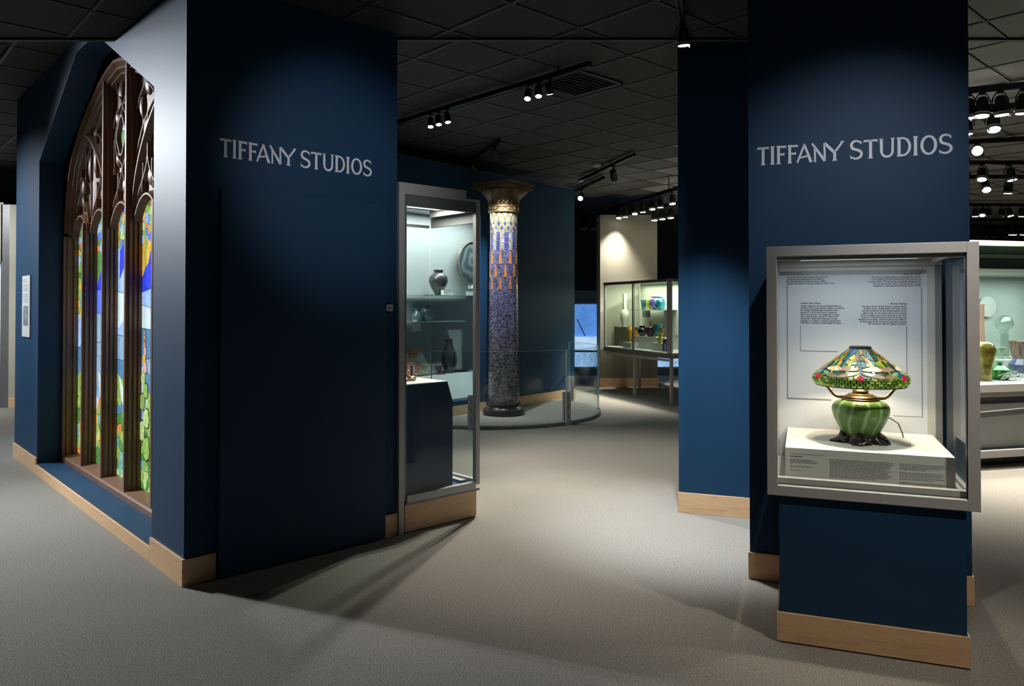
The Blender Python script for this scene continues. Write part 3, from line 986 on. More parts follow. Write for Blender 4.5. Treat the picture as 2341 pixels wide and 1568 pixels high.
# bottle on the plinth
bt = thing('bottle', 'small bottle with red looped neck and gold foot on the navy plinth', 'bottle', inframe(K0, YA, (X0 + 0.30, 0.27, 1.006)))
gold = plain('gold_lustre_glass', (0.55, 0.42, 0.20), 0.2, 0.8, coat=0.5)
redg = plain('red_lustre_glass', (0.38, 0.045, 0.035), 0.15, 0.2, coat=0.8)
obj('foot', MB().lathe([(0.026, 0), (0.034, 0.008), (0.036, 0.018), (0.030, 0.028), (0.016, 0.034), (0.010, 0.038)], 24), gold, bt, smooth=True)
obj('neck', MB().lathe([(0.0095, 0.036), (0.008, 0.06), (0.009, 0.10), (0.010, 0.128), (0.013, 0.132)], 16), redg, bt, smooth=True)
for s in (-1, 1):
    for z in (0.082, 0.104):
        pts = [(s * (0.008 + 0.010 * (1 + math.cos(a_))), 0, z + 0.010 * math.sin(a_)) for a_ in [2 * math.pi * i / 12 for i in range(12)]]
        obj('loop_handle', MB().tube(pts, 0.0022, 6, True), M['chrome'], bt, smooth=True)
br = thing('brooch', 'flat iridescent pink and gold ornament lying on the navy plinth', 'ornament', inframe(K0, YA, (X0 + 0.20, 0.25, 1.0065)))
rb = random.Random(3)
for i in range(9):
    x, y = rb.uniform(-0.035, 0.04), rb.uniform(-0.025, 0.025)
    obj('petal', MB().sphere((x, y, 0.0085), 1, 10, 6, (0.013, 0.010, 0.0075)), (gold, M['chrome'], redg, PAL['rose'])[i % 3], br, smooth=True)
# picture card and small shelf label at the left side of the tower case
cd = thing('picture_card', 'white card with a small picture at the left inside the tall case', 'card', inframe(K0, YA, (X0 + 0.085, 0.33, 1.39)), YA)
box_obj('card', -0.03, 0.055, 0, 0.004, 0, 0.34, M['white'], cd)
box_obj('picture', -0.03, 0.030, -0.001, 0, 0.065, 0.185, plain('bronze_picture', (0.19, 0.18, 0.13), 0.4, var=0.6, nscale=18), cd)
tag(box_obj('shelf_label', X0 + 0.055, X0 + 0.105, 0.24, 0.244, 1.60, 1.70, M['white'], loc=K0, rz=YA), 'small blank label hanging at the left of the tall case', 'label')
box_obj('glass_shelf', X0 + 0.02, X0 + 0.115, 0.10, 0.40, 1.70, 1.706, M['glass_edge'], tc)

# ================================================================ LAMP CASE in front of the right pillar
lc = thing('display_case', 'square framed glass case on a navy pedestal holding the lit lamp', 'display case', Q0, YC)
FX0, FX1, FZ0, FZ1, FW = -0.047, 0.813, 0.675, 1.826, 0.046
DEP = 0.795
box_obj('pedestal', 0.004, 0.761, 0.006, DEP, 0.008, FZ0, M['blue'], lc)
box_obj('pedestal_board', 0.0, 0.765, -0.006, 0.006, 0.006, 0.138, M['maple'], lc, bevel=0.0015)
box_obj('pedestal_board', 0.765, 0.772, -0.006, DEP, 0.006, 0.138, M['maple'], lc)
box_obj('pedestal_board', -0.007, 0.0, -0.006, DEP, 0.006, 0.138, M['maple'], lc)
for nm, a in (('frame_stile', (FX0, FX0 + FW, FZ0, FZ1)), ('frame_stile', (FX1 - FW, FX1, FZ0, FZ1)), ('frame_rail', (FX0 + FW, FX1 - FW, FZ1 - FW, FZ1)), ('frame_rail', (FX0 + FW, FX1 - FW, FZ0, FZ0 + FW))):
    box_obj(nm, a[0], a[1], -0.012, 0.022, a[2], a[3], M['alu'], lc, bevel=0.0015)
IX0, IX1, IZ0, IZ1 = FX0 + 0.025, FX1 - 0.025, FZ0 + 0.02, FZ1 - 0.02
box_obj('seal', IX0, IX1, 0.022, 0.028, FZ0 + FW - 0.004, FZ0 + FW + 0.002, M['black_metal'], lc)
box_obj('seal', FX1 - FW - 0.004, FX1 - FW + 0.002, -0.004, 0.022, FZ0 + FW, FZ1 - FW, M['black_metal'], lc)
box_obj('glass_pane', FX0 + FW, FX1 - FW, 0.002, 0.010, FZ0 + FW, FZ1 - FW, M['glass'], lc)
box_obj('floor_panel', IX0, IX1, 0.022, DEP - 0.01, FZ0, FZ0 + 0.045, M['pale'], lc)
box_obj('inner_rail', IX0, IX1, 0.03, 0.07, FZ0 + 0.045, FZ0 + 0.075, M['alu'], lc)
box_obj('roof', IX0, IX1, 0.022, DEP - 0.01, FZ1 - 0.028, FZ1 - 0.008, M['dark_alu'], lc)
for y0 in (0.030, 0.70):
    box_obj('roof_rail', IX0 + 0.006, IX1 - 0.006, y0, y0 + 0.045, FZ1 - 0.062, FZ1 - 0.03, M['alu'], lc)
box_obj('roof_rail', 0.735, 0.750, 0.03, 0.74, FZ1 - 0.05, FZ1 - 0.03, M['alu'], lc)
box_obj('side_pane', FX1 - 0.022, FX1 - 0.014, 0.022, DEP - 0.03, FZ0 + 0.045, FZ1 - 0.03, M['glass'], lc)
box_obj('side_panel', FX0 + 0.006, FX0 + 0.016, 0.022, DEP - 0.03, FZ0 + 0.045, FZ1 - 0.03, M['pale'], lc)
box_obj('side_rail', FX1 - 0.030, FX1 - 0.008, 0.03, DEP - 0.03, FZ0 + 0.045, FZ0 + 0.062, M['alu'], lc)
box_obj('corner_post', 0.752, 0.782, DEP - 0.075, DEP - 0.03, FZ0 + 0.045, FZ1 - 0.03, M['dark_alu'], lc)
box_obj('corner_post', 0.716, 0.752, DEP - 0.062, DEP - 0.03, FZ0 + 0.045, FZ1 - 0.06, M['alu'], lc)
M['back_panel'] = plain('pale_violet_grey_panel', (0.50, 0.52, 0.57), 0.55, var=0.02)
box_obj('back_panel', -0.012, 0.716, DEP - 0.050, DEP - 0.03, FZ0 + 0.045, FZ1 - 0.105, M['back_panel'], lc)
box_obj('back_frame', -0.026, 0.716, DEP - 0.060, DEP - 0.03, FZ1 - 0.085, FZ1 - 0.062, M['alu'], lc)
box_obj('back_frame', -0.012, 0.716, DEP - 0.055, DEP - 0.03, FZ1 - 0.105, FZ1 - 0.085, M['dark_alu'], lc)
box_obj('back_frame', -0.030, -0.012, DEP - 0.060, DEP - 0.03, FZ0 + 0.045, FZ1 - 0.06, M['alu'], lc)
box_obj('back_board', -0.03, 0.78, DEP - 0.03, DEP - 0.012, FZ0, FZ1, M['dark_alu'], lc)
YP = DEP - 0.051
# printed captions on the back panel
CAP = [
    ('Blown Glass Body', ['The lamp\u2019s blown glass body was produced', 'by the talented glassmakers at Tiffany\u2019s', 'Stourbridge Glass Company (later Tiffany', 'Furnaces) located in Corona, Queens, New York.'], (1798, 628), 'L'),
    ('Electrical Fittings', ['This lamp\u2019s design does not consider its electric', 'cord, which juts out awkwardly from above the', 'bronze collar. The lamp was originally designed for', 'oil, not electricity. One of its previous owners', 'outfitted it with electrical fittings in the 1970s.'], (2106, 626), 'R'),
    ('Leaded Glass Shade', ['A glass selector chose and masterfully cut', 'sections from large sheets of glass to achieve', 'the design. Rippled glass became water', 'along the rim of the shade, iridescent', 'glass was used for the dragonfly\u2019s wings,', 'and pressed glass \u201cjewels\u201d created the', 'dragonfly\u2019s eyes. Each element comes', 'together to create a cohesive design that', 'feels like a miniature leaded-glass window.'], (1830, 693), 'L'),
    ('Bronze Fittings', ['The glass shade of this lamp is supported by', 'bronze arms. Underneath, a bronze collar', 'closely conforms to the gentle swells of the', 'glass body. At the base, cast bronze waves', 'forms overlap and curve upwards to provide', 'support. These elements, and all the bronze', 'fittings on the lamp, were produced at Tiffany\u2019s', 'Stourbridge Glass Company and demonstrate', 'the immense skill of Tiffany\u2019s artisans.'], (2073, 694), 'R')]
def q_local(p):
    d = Vector(p) - Q0
    return rot(d, -YC)
QN = rot(Vector((0, 1, 0)), YC)
def on_back(px, py):
    return q_local(at_plane(px, py, inframe(Q0, YC, (0, YP, 0)), QN))
def text_mesh(s, size, align, bold=False, shear=0.0):
    cu = bpy.data.curves.new('text', 'FONT')
    cu.body = s
    cu.size = size
    cu.align_x = 'LEFT' if align == 'L' else 'RIGHT'
    cu.resolution_u = 2
    cu.space_line = 0.95
    cu.shear = shear
    if bold:
        cu.offset = size * 0.018
    t = bpy.data.objects.new('text', cu)
    me = bpy.data.meshes.new_from_object(t)
    bpy.data.objects.remove(t)
    bpy.data.curves.remove(cu)
    return me
for title, lines, (px, py), al in CAP:
    p = on_back(px, py)
    o = obj('caption_title', text_mesh(title, 0.0128, al, True, 0.2), M['ink'], lc, loc=(p.x, YP, p.z - 0.004), rotation=(R(90), 0, 0))
    o['kind'] = 'stuff'
    o = obj('caption_text', text_mesh('\n'.join(lines), 0.0122, al, True), M['ink'], lc, loc=(p.x, YP, p.z - 0.019), rotation=(R(90), 0, 0))
    o['kind'] = 'stuff'
def leader(pts):
    b = MB()
    q = [on_back(*p) for p in pts]
    for a, c in zip(q, q[1:]):
        x0, x1 = sorted((a.x, c.x))
        z0, z1 = sorted((a.z, c.z))
        b.box(x0 - 0.0008, x1 + 0.0008, YP - 0.0005, YP + 0.0002, z0 - 0.0008, z1 + 0.0008)
    obj('leader_line', b, M['grey_ink'], lc)
leader([(1800, 652), (1800, 911), (1900, 913)])
leader([(1830, 744), (1830, 802), (1915, 803)])
leader([(2107, 658), (2108, 953), (2042, 950)])
leader([(2073, 746), (2073, 884), (2060, 884)])
# case lights: small downlights in the roof
for x, y in ((0.22, 0.24), (0.56, 0.26)):
    obj('downlight', MB().lathe([(0.022, FZ1 - 0.036), (0.022, FZ1 - 0.030)], 16, (x, y)), M['lamp_lens'], lc)
    spot('downlight_beam', lc, inframe(Q0, YC, (x, y, FZ1 - 0.042)), inframe(Q0, YC, (0.375 + (x - 0.375) * 0.5, 0.38, 0.9)), 34.0, 100, 1.0, (1, 0.84, 0.66), 0.02)
box_obj('light_panel', 0.10, 0.66, 0.10, 0.62, FZ1 - 0.034, FZ1 - 0.029, glow('added_case_glow', (0.85, 0.92, 1.0), 0.5), lc)  # added glowing panel, softens the downlights
area('case_light', lc, (0.38, 0.28, FZ1 - 0.04), 0.5, 0.3, 4.2, (0.86, 0.93, 1.0))  # added soft cool fill for the back panel

# plinth in the lamp case
pw = thing('plinth', 'low white plinth with printed captions under the lit lamp', 'plinth', Q0, YC)
box_obj('body', 0.03, 0.737, 0.10, 0.742, FZ0 + 0.046, 0.88, M['white'], pw, bevel=0.0015)
rt = random.Random(5)
def print_block(x0, x1, z, rows, dz, gaps=(), bold=()):
    b = MB()
    for i in range(rows):
        if i in gaps:
            continue
        end = x1 - (rt.uniform(0, 0.03) if (i + 1) not in gaps and i != rows - 1 else rt.uniform(0.05, 0.12))
        x = x0
        while x < end:
            wl = min(rt.uniform(0.006, 0.02), end - x)
            h = 0.0022 if i not in bold else 0.0034
            if wl > 0.003:
                b.box(x, x + wl, 0.0992, 0.0999, z - i * dz - h, z - i * dz)
            x += wl + 0.0028
    o = obj('printed_text', b, M['ink'] if bold else M['grey_ink'], pw)
    o['kind'] = 'stuff'
box_obj('rule', 0.052, 0.20, 0.0992, 0.0999, 0.852, 0.853, M['grey_ink'], pw)
print_block(0.052, 0.20, 0.842, 1, 0.006, (), (0,))
print_block(0.052, 0.175, 0.826, 9, 0.0062, (4, 7))
print_block(0.225, 0.49, 0.838, 14, 0.0066, (13,))
print_block(0.27, 0.49, 0.744, 1, 0.0066)
print_block(0.515, 0.765 - 0.06, 0.838, 15, 0.0075, (4, 10))

# ---------------------------------------------------------------- the lamp
LP = inframe(Q0, YC, (0.375, 0.385, 0.88))
lamp = thing('table_lamp', 'lit leaded-glass table lamp with dragonfly shade on a green gourd-shaped base', 'lamp', LP, math.atan2(-LP.y, -LP.x))
# (local +x points at the viewer)
def green_body():
    m, nt, p = nodes_of('striped_green_glass')
    tcn = nt.nodes.new('ShaderNodeTexCoord')
    sp = nt.nodes.new('ShaderNodeSeparateXYZ')
    link(nt, tcn.outputs['Object'], sp.inputs[0])
    at = nt.nodes.new('ShaderNodeMath'); at.operation = 'ARCTAN2'
    link(nt, sp.outputs['Y'], at.inputs[0]); link(nt, sp.outputs['X'], at.inputs[1])
    tw = nt.nodes.new('ShaderNodeMath'); tw.operation = 'MULTIPLY_ADD'
    link(nt, sp.outputs['Z'], tw.inputs[0]); tw.inputs[1].default_value = -1.6
    link(nt, at.outputs[0], tw.inputs[2])
    nz = noise(nt, tcn.outputs['Object'], 9, 2)
    ad = nt.nodes.new('ShaderNodeMath'); ad.operation = 'MULTIPLY_ADD'
    link(nt, nz.outputs['Fac'], ad.inputs[0]); ad.inputs[1].default_value = 0.35
    link(nt, tw.outputs[0], ad.inputs[2])
    mu = nt.nodes.new('ShaderNodeMath'); mu.operation = 'MULTIPLY'
    link(nt, ad.outputs[0], mu.inputs[0]); mu.inputs[1].default_value = 11
    si = nt.nodes.new('ShaderNodeMath'); si.operation = 'SINE'
    link(nt, mu.outputs[0], si.inputs[0])
    c = ramp(nt, si.outputs[0], [(0.0, (0.115, 0.245, 0.050)), (0.52, (0.130, 0.262, 0.056)), (0.82, (0.30, 0.44, 0.22)), (1.0, (0.38, 0.52, 0.30))])
    link(nt, c, p.inputs['Base Color'])
    p.inputs['Roughness'].default_value = 0.28
    p.inputs['Subsurface Weight'].default_value = 0.0
    return m
body_prof = [(0.072, 0.030), (0.080, 0.040), (0.094, 0.065), (0.108, 0.090), (0.120, 0.116), (0.1285, 0.142), (0.131, 0.160), (0.128, 0.178), (0.117, 0.193), (0.100, 0.203), (0.080, 0.209), (0.062, 0.212)]
obj('glass_body', MB().lathe(body_prof, 72, lobes=lambda a, z: 1 + 0.012 * math.cos(12 * a)), green_body(), lamp, smooth=True)
# cast feet: rolling root-like lobes
def foot_lobes(a, z):
    k = max(0, (0.05 - z) / 0.05)
    return 1 + k * (0.20 * math.cos(5 * a + 0.6) + 0.09 * math.cos(11 * a + 2) + 0.05 * math.cos(23 * a))
obj('bronze_foot', MB().lathe([(0.108, 0.0), (0.112, 0.006), (0.104, 0.014), (0.094, 0.024), (0.086, 0.036), (0.086, 0.046), (0.080, 0.048)], 120, lobes=foot_lobes), M['dark_bronze'], lamp, smooth=True)
for i in range(5):
    a = 2 * math.pi * i / 5 - 0.12
    pts, rr = [], []
    for j in range(7):
        t = j / 6
        r_ = 0.078 + 0.060 * t ** 1.2
        pts.append((r_ * math.cos(a + 0.35 * math.sin(3 * t)), r_ * math.sin(a + 0.35 * math.sin(3 * t)), max(0.007, 0.042 * (1 - t) ** 1.3 + 0.006)))
        rr.append(0.014 * (1 - t) + 0.005)
    obj('root_toe', MB().tube(pts, rr, 8), M['dark_bronze'], lamp, smooth=True)
    obj('wave_lobe', MB().sphere((0.096 * math.cos(a + 0.5), 0.096 * math.sin(a + 0.5), 0.020), 1, 12, 8, (0.022, 0.022, 0.018)), M['dark_bronze'], lamp, smooth=True)
# collar with scalloped edge, font and burner cap
obj('collar', MB().lathe([(0.083, 0.2035), (0.086, 0.209), (0.085, 0.214), (0.076, 0.218), (0.078, 0.223), (0.070, 0.228), (0.060, 0.231)], 64, lobes=lambda a, z: 1 + (0.03 * math.cos(14 * a) if z < 0.206 else 0)), M['bronze'], lamp, smooth=True)
brass = plain('warm_brass', (0.55, 0.40, 0.19), 0.28, 0.85, var=0.1)
obj('burner', MB().lathe([(0.062, 0.229), (0.058, 0.236), (0.040, 0.239), (0.034, 0.245), (0.039, 0.251), (0.037, 0.255), (0.022, 0.263), (0.013, 0.275), (0.009, 0.290)], 48), brass, lamp, smooth=True)
bulb_m = glow('lit_bulb', (1.0, 0.82, 0.55), 12.0)
obj('bulb', MB().lathe([(0.009, 0.290), (0.018, 0.305), (0.024, 0.325), (0.018, 0.345), (0.006, 0.355)], 20), bulb_m, lamp, smooth=True)
SH = 0.459                                   # top of the shade above the plinth
for a in (R(90), R(-90), R(180)):
    pts = []
    for r_, z in ((0.078, 0.219), (0.090, 0.2185), (0.108, 0.221), (0.122, 0.230), (0.134, 0.246), (0.146, 0.263), (0.160, 0.276), (0.178, 0.281), (0.196, 0.281), (0.206, 0.284)):
        pts.append((r_ * math.cos(a), r_ * math.sin(a), z))
    obj('arm', MB().tube(pts, [0.0085] * 7 + [0.006, 0.005, 0.004], 10), M['bronze'], lamp, smooth=True)
# shade: profile runs from the crown (t=0) down to the rim (t=1)
sp_prof = [(0.048, 0.0), (0.208, -0.128), (0.217, -0.139), (0.2195, -0.150), (0.216, -0.160), (0.205, -0.177)]
seg = [0]
for (a, za), (b_, zb) in zip(sp_prof, sp_prof[1:]):
    seg.append(seg[-1] + math.hypot(b_ - a, zb - za))
def shade_pt(th, t, off=0.0):
    l = max(0, min(1, t)) * seg[-1]
    for i in range(len(seg) - 1):
        if l <= seg[i + 1] + 1e-9:
            u = (l - seg[i]) / (seg[i + 1] - seg[i])
            (a, za), (b_, zb) = sp_prof[i], sp_prof[i + 1]
            r_, z = a + (b_ - a) * u, za + (zb - za) * u
            nr, nz_ = -(zb - za), (b_ - a)
            k = math.hypot(nr, nz_)
            r_, z = r_ + nr / k * off, z + nz_ / k * off
            return (r_ * math.cos(th), r_ * math.sin(th), SH + z)
shade_mesh = MB().lathe([(r_ - 0.002, SH + z) for r_, z in sp_prof], 60, cap=False)
shade = obj('shade', shade_mesh, M['lead'], lamp, smooth=True)
obj('crown_ring', MB().lathe([(0.046, SH - 0.004), (0.051, SH), (0.050, SH + 0.012), (0.044, SH + 0.014)], 36), M['dark_bronze'], lamp, smooth=True)
obj('rim_band', MB().tube([shade_pt(2 * math.pi * i / 60, 1.0, 0.001) for i in range(60)], 0.0032, 6, True), M['dark_bronze'], lamp, smooth=True)
LPAL = {}
def lp(key, c, s=1.0, var=0.4):
    LPAL[key] = glow('shade_' + key, c, s, base=tuple(k * 0.15 for k in c), var=var, nscale=60)
lp('leaf', (0.14, 0.20, 0.012), 0.62)
lp('yellow', (0.62, 0.50, 0.03), 0.75)
lp('lime', (0.30, 0.38, 0.03), 0.65)
lp('teal', (0.008, 0.16, 0.16), 0.65)
lp('blue', (0.02, 0.10, 0.22), 0.65)
lp('dark', (0.03, 0.05, 0.010), 0.6)
lp('orange', (0.68, 0.20, 0.02), 0.65)
lp('red', (0.60, 0.010, 0.05), 0.85, 0.2)
lp('navy', (0.015, 0.025, 0.14), 0.7)
lp('wing_tan', (0.34, 0.22, 0.14), 0.62, 0.6)
lp('wing_white', (0.80, 0.62, 0.38), 0.8, 0.5)
lp('wing_aqua', (0.16, 0.42, 0.26), 0.75, 0.5)
lp('rim', (0.09, 0.18, 0.025), 0.6, 0.6)
lp('rim_light', (0.34, 0.44, 0.08), 0.65, 0.5)
def shade_piece(poly, key, o0=0.0, o1=0.0035, name='shade_pane', parent=None):
    """poly in (theta, t)"""
    n = len(poly)
    v = [shade_pt(th, t, o0) for th, t in poly] + [shade_pt(th, t, o1) for th, t in poly]
    f = [tuple(range(n)), tuple(range(2 * n - 1, n - 1, -1))] + [(i, n + i, n + (i + 1) % n, (i + 1) % n) for i in range(n)]
    return obj(name, MB().add(v, f), LPAL[key], parent or shade)
rl = random.Random(21)
# upper field: flowing upright pieces, one sector at a time (six sectors)
for sct in range(6):
    c0 = sct * math.pi / 3
    seeds = []
    for row, (t, nn) in enumerate(((0.10, 3), (0.24, 4), (0.38, 5), (0.52, 6), (0.64, 6))):
        for j in range(nn):
            seeds.append((c0 + math.pi / 3 * ((j + 0.5 + rl.uniform(-0.28, 0.28)) / nn - 0.5), (t + rl.uniform(-0.045, 0.045)) * 1.1))
    bd = [(c0 - math.pi / 6, 0.02), (c0 + math.pi / 6, 0.02), (c0 + math.pi / 6, 0.80), (c0 - math.pi / 6, 0.80)]
    for i, poly in voronoi([(a, t) for a, t in seeds], bd, 0.013):
        th, t = seeds[i]
        r_ = rl.random()
        if t < 0.22:
            key = ('blue', 'teal', 'leaf', 'dark')[int(r_ * 4)]
        else:
            key = ('leaf', 'yellow', 'lime', 'teal', 'dark', 'leaf', 'blue', 'dark')[int(r_ * 8)]
        shade_piece(poly, key)
    # curling yellow ribbons and clusters of orange berries
    for sg in (-1, 1):
        mid = [(c0 + sg * (0.10 + 0.34 * u + 0.10 * math.sin(5 * u)), 0.22 + 0.50 * u) for u in [i / 8 for i in range(9)]]
        poly = [(a + 0.035 * (0.4 + math.sin(math.pi * i / 8)), t) for i, (a, t) in enumerate(mid)] + [(a - 0.035 * (0.4 + math.sin(math.pi * i / 8)), t) for i, (a, t) in reversed(list(enumerate(mid)))]
        shade_piece(poly, 'yellow' if sg > 0 else 'lime', 0.0036, 0.0055, 'ribbon_pane')
    for bx, bt_ in ((0.24, 0.33), (-0.20, 0.30), (0.36, 0.52), (0.06, 0.12)):
        cl = MB()
        for q in range(7):
            th, t = c0 + bx + 0.06 * math.cos(q * 1.05) * (q > 0), bt_ + 0.045 * math.sin(q * 1.05) * (q > 0)
            poly = [(th + 0.026 * math.cos(2 * math.pi * i / 6), t + 0.018 * math.sin(2 * math.pi * i / 6)) for i in range(6)]
            v = [shade_pt(a, u, 0.0036) for a, u in poly] + [shade_pt(a, u, 0.0065) for a, u in poly]
            cl.add(v, [tuple(range(6)), tuple(range(11, 5, -1))] + [(i, 6 + i, 6 + (i + 1) % 6, (i + 1) % 6) for i in range(6)])
        o = obj('berry_cluster', cl, LPAL['orange'], shade)
        o['kind'] = 'stuff'
    # dragonfly: body, wings, eyes
    for j in range(6):
        t0 = 0.40 + j * 0.062
        wd = 0.022 + 0.006 * (j > 2)
        shade_piece([(c0 - wd, t0), (c0 + wd, t0), (c0 + wd, t0 + 0.056), (c0 - wd, t0 + 0.056)], 'navy' if j < 4 else 'blue', 0.0036, 0.0085, 'dragonfly_body')
    for sg in (-1, 1):
        for (ta, tb, key, ln, wdt) in ((0.60, 0.60, 'wing_white' if sg > 0 else 'wing_tan', 0.52, 0.072), (0.675, 0.735, 'wing_aqua', 0.24, 0.050), (0.70, 0.785, 'wing_tan', 0.48, 0.056)):
            poly = []
            for i in range(14):
                q = 2 * math.pi * i / 14
                u = 0.5 - 0.5 * math.cos(q)
                lift = -0.02 * math.sin(math.pi * u) if tb == ta else 0
                wv = wdt * math.sin(q) * (0.55 + 0.75 * u - 0.4 * u * u)
                poly.append((c0 + sg * (0.045 + ln * u), ta + (tb - ta) * u + lift + wv))
            if sg < 0:
                poly.reverse()
            off = 0.0036 if key != 'wing_tan' or ta < 0.65 else 0.0030
            shade_piece(poly, key, off + (0.0012 if ta < 0.65 else 0), off + 0.0035 + (0.0012 if ta < 0.65 else 0), 'dragonfly_wing')
        e = [(c0 + sg * 0.034 + 0.036 * math.cos(2 * math.pi * i / 10), 0.815 + 0.034 * math.sin(2 * math.pi * i / 10)) for i in range(10)]
        shade_piece(e, 'red', 0.0036, 0.011, 'dragonfly_eye')
# rim: little bricks of rippled glass, joined
bb = {'rim': MB(), 'rim_light': MB()}
for row in range(4):
    t0, t1 = 0.805 + row * 0.048, 0.805 + row * 0.048 + 0.036
    for j in range(52):
        a0 = 2 * math.pi * (j + 0.5 * (row % 2)) / 52
        a1 = a0 + 2 * math.pi / 52 - 0.026
        poly = [(a0, t0), (a1, t0), (a1, t1), (a0, t1)]
        v = [shade_pt(th, t, 0.0) for th, t in poly] + [shade_pt(th, t, 0.003) for th, t in poly]
        bb['rim' if rl.random() < 0.6 else 'rim_light'].add(v, [(0, 1, 2, 3), (7, 6, 5, 4), (0, 4, 5, 1), (1, 5, 6, 2), (2, 6, 7, 3), (3, 7, 4, 0)])
for key, b in bb.items():
    o = obj('rim_glass', b, LPAL[key], shade)
    o['kind'] = 'stuff'
# its bulb
bl = bpy.data.lights.new('bulb_light', 'POINT')
bl.energy = 11.0
bl.color = (1, 0.80, 0.52)
bl.shadow_soft_size = 0.03
blo = bpy.data.objects.new('bulb_light', bl)
COL.objects.link(blo)
blo.parent = lamp
blo.location = (0.0, 0, 0.385)
# cord running to the back right of the plinth
cp = [inframe(Q0, YC, p) - LP for p in ((0.47, 0.45, 1.00), (0.52, 0.52, 0.985), (0.56, 0.56, 0.955), (0.578, 0.575, 0.91), (0.585, 0.58, 0.883))]
cp = [rot(p, -lamp.rotation_euler.z) for p in cp]
cord = []
for i in range(len(cp) - 1):
    for u in range(4):
        cord.append(cp[i].lerp(cp[i + 1], u / 4))
cord.append(cp[-1])
obj('cord', MB().tube(cord, 0.0028, 6), plain('brown_flex', (0.20, 0.08, 0.03), 0.6), lamp, smooth=True)

# ================================================================ MOSAIC COLUMN
CP = Vector((-0.115, 10.60, PLAT))
col = thing('mosaic_column', 'tall mosaic column with a carved gilt capital on the low platform', 'column', CP, YW + R(6))
obj('base', MB().lathe([(0.262, 0.0), (0.288, 0.012), (0.296, 0.045), (0.280, 0.078), (0.246, 0.092), (0.238, 0.102), (0.226, 0.118), (0.232, 0.128), (0.244, 0.146), (0.240, 0.168), (0.222, 0.178)], 56), M['wood_dark'], col, smooth=True)
SHZ0, SHZ1 = 0.178, 2.80
def shaft_r(z):
    t = (z - SHZ0) / (SHZ1 - SHZ0)
    return 0.2135 - 0.020 * t - 0.006 * t * t
grout = plain('grey_mortar', (0.10, 0.095, 0.09), 0.85)
obj('shaft', MB().lathe([(shaft_r(SHZ0 + (SHZ1 - SHZ0) * i / 12) - 0.003, SHZ0 + (SHZ1 - SHZ0) * i / 12) for i in range(13)], 48), grout, col, smooth=True)
rc_ = random.Random(31)
def jit(c, k=0.35):
    f = 1 + rc_.uniform(-k, k)
    return tuple(max(0, min(1, v * f * (1 + rc_.uniform(-0.12, 0.12)))) for v in c)
ZD, ZST, ZT0 = 2.52, 2.26, 1.715      # lattice above ZD, stripes above ZST, tassels above ZT0 (heights over the platform)
tess = MB()
def tessera(a0, a1, z0, z1, c, lift=0.0):
    r0, r1 = shaft_r(z0), shaft_r(z1)
    o = rc_.uniform(0, 0.0018) + lift
    def q(r_, a, z):
        return (r_ * math.cos(a), r_ * math.sin(a), z)
    v = [q(r0 - 0.004, a0, z0), q(r0 - 0.004, a1, z0), q(r1 - 0.004, a1, z1), q(r1 - 0.004, a0, z1), q(r0 + o, a0, z0), q(r0 + o, a1, z0), q(r1 + o, a1, z1), q(r1 + o, a0, z1)]
    tess.add(v, [(4, 5, 6, 7), (0, 1, 5, 4), (1, 2, 6, 5), (2, 3, 7, 6), (3, 0, 4, 7)], c)
rowh = 0.0155
z = SHZ0 + 0.004
row = 0
NT = 58
while z < SHZ1 - 0.01:
    for j in range(NT):
        a0 = 2 * math.pi * (j + 0.5 * (row % 2)) / NT
        a1 = a0 + 2 * math.pi / NT - 0.018
        am = (a0 + a1) / 2
        if z > ZD:
            c = jit((0.20, 0.24, 0.20), 0.5) if rc_.random() < 0.5 else jit((0.34, 0.27, 0.13), 0.4)
        elif z > ZST:
            k = int((am / (2 * math.pi) * 20)) % 2
            sp_ = math.sin(z * 60 + am * 20)
            c = jit((0.42, 0.33, 0.18)) if (k and sp_ > -0.2) else (jit((0.40, 0.42, 0.55), 0.5) if k else jit((0.08, 0.09, 0.26), 0.5))
        elif z > ZT0:
            c = jit((0.16, 0.16, 0.30), 0.7)
        elif z > 1.25:
            c = jit((0.17, 0.17, 0.28), 0.8)
        else:
            f = max(0, (z - 0.7) / 0.55)
            c = jit((0.19, 0.18, 0.18 + 0.09 * f), 0.85)
        tessera(a0, a1, z + 0.0015, z + rowh - 0.0015, c)
    z += rowh
    row += 1
o = obj('tesserae', tess, M['tesserae'], col)
o['kind'] = 'stuff'
def shaft_piece(poly, c, mat, name, o0=0.001, o1=0.005):
    """poly in (angle, height) on the shaft"""
    n = len(poly)
    v = [((shaft_r(z) + o0) * math.cos(a), (shaft_r(z) + o0) * math.sin(a), z) for a, z in poly] + [((shaft_r(z) + o1) * math.cos(a), (shaft_r(z) + o1) * math.sin(a), z) for a, z in poly]
    f = [tuple(range(n - 1, -1, -1)), tuple(range(n, 2 * n))] + [(i, (i + 1) % n, n + (i + 1) % n, n + i) for i in range(n)]
    return obj(name, MB().add(v, f), mat, col)
orange_m = plain('orange_gold_mosaic', (0.55, 0.22, 0.06), 0.3, 0.3, var=0.35, nscale=60, coat=0.4)
gold_m = plain('gold_mosaic', (0.62, 0.48, 0.22), 0.25, 0.6, var=0.3, nscale=40, coat=0.3)
blue_m = plain('blue_mosaic', (0.03, 0.06, 0.17), 0.2, 0.2, var=0.5, nscale=40, coat=0.5)
green_m = plain('sea_green_mosaic', (0.30, 0.40, 0.34), 0.2, 0.3, var=0.4, nscale=40, coat=0.5)
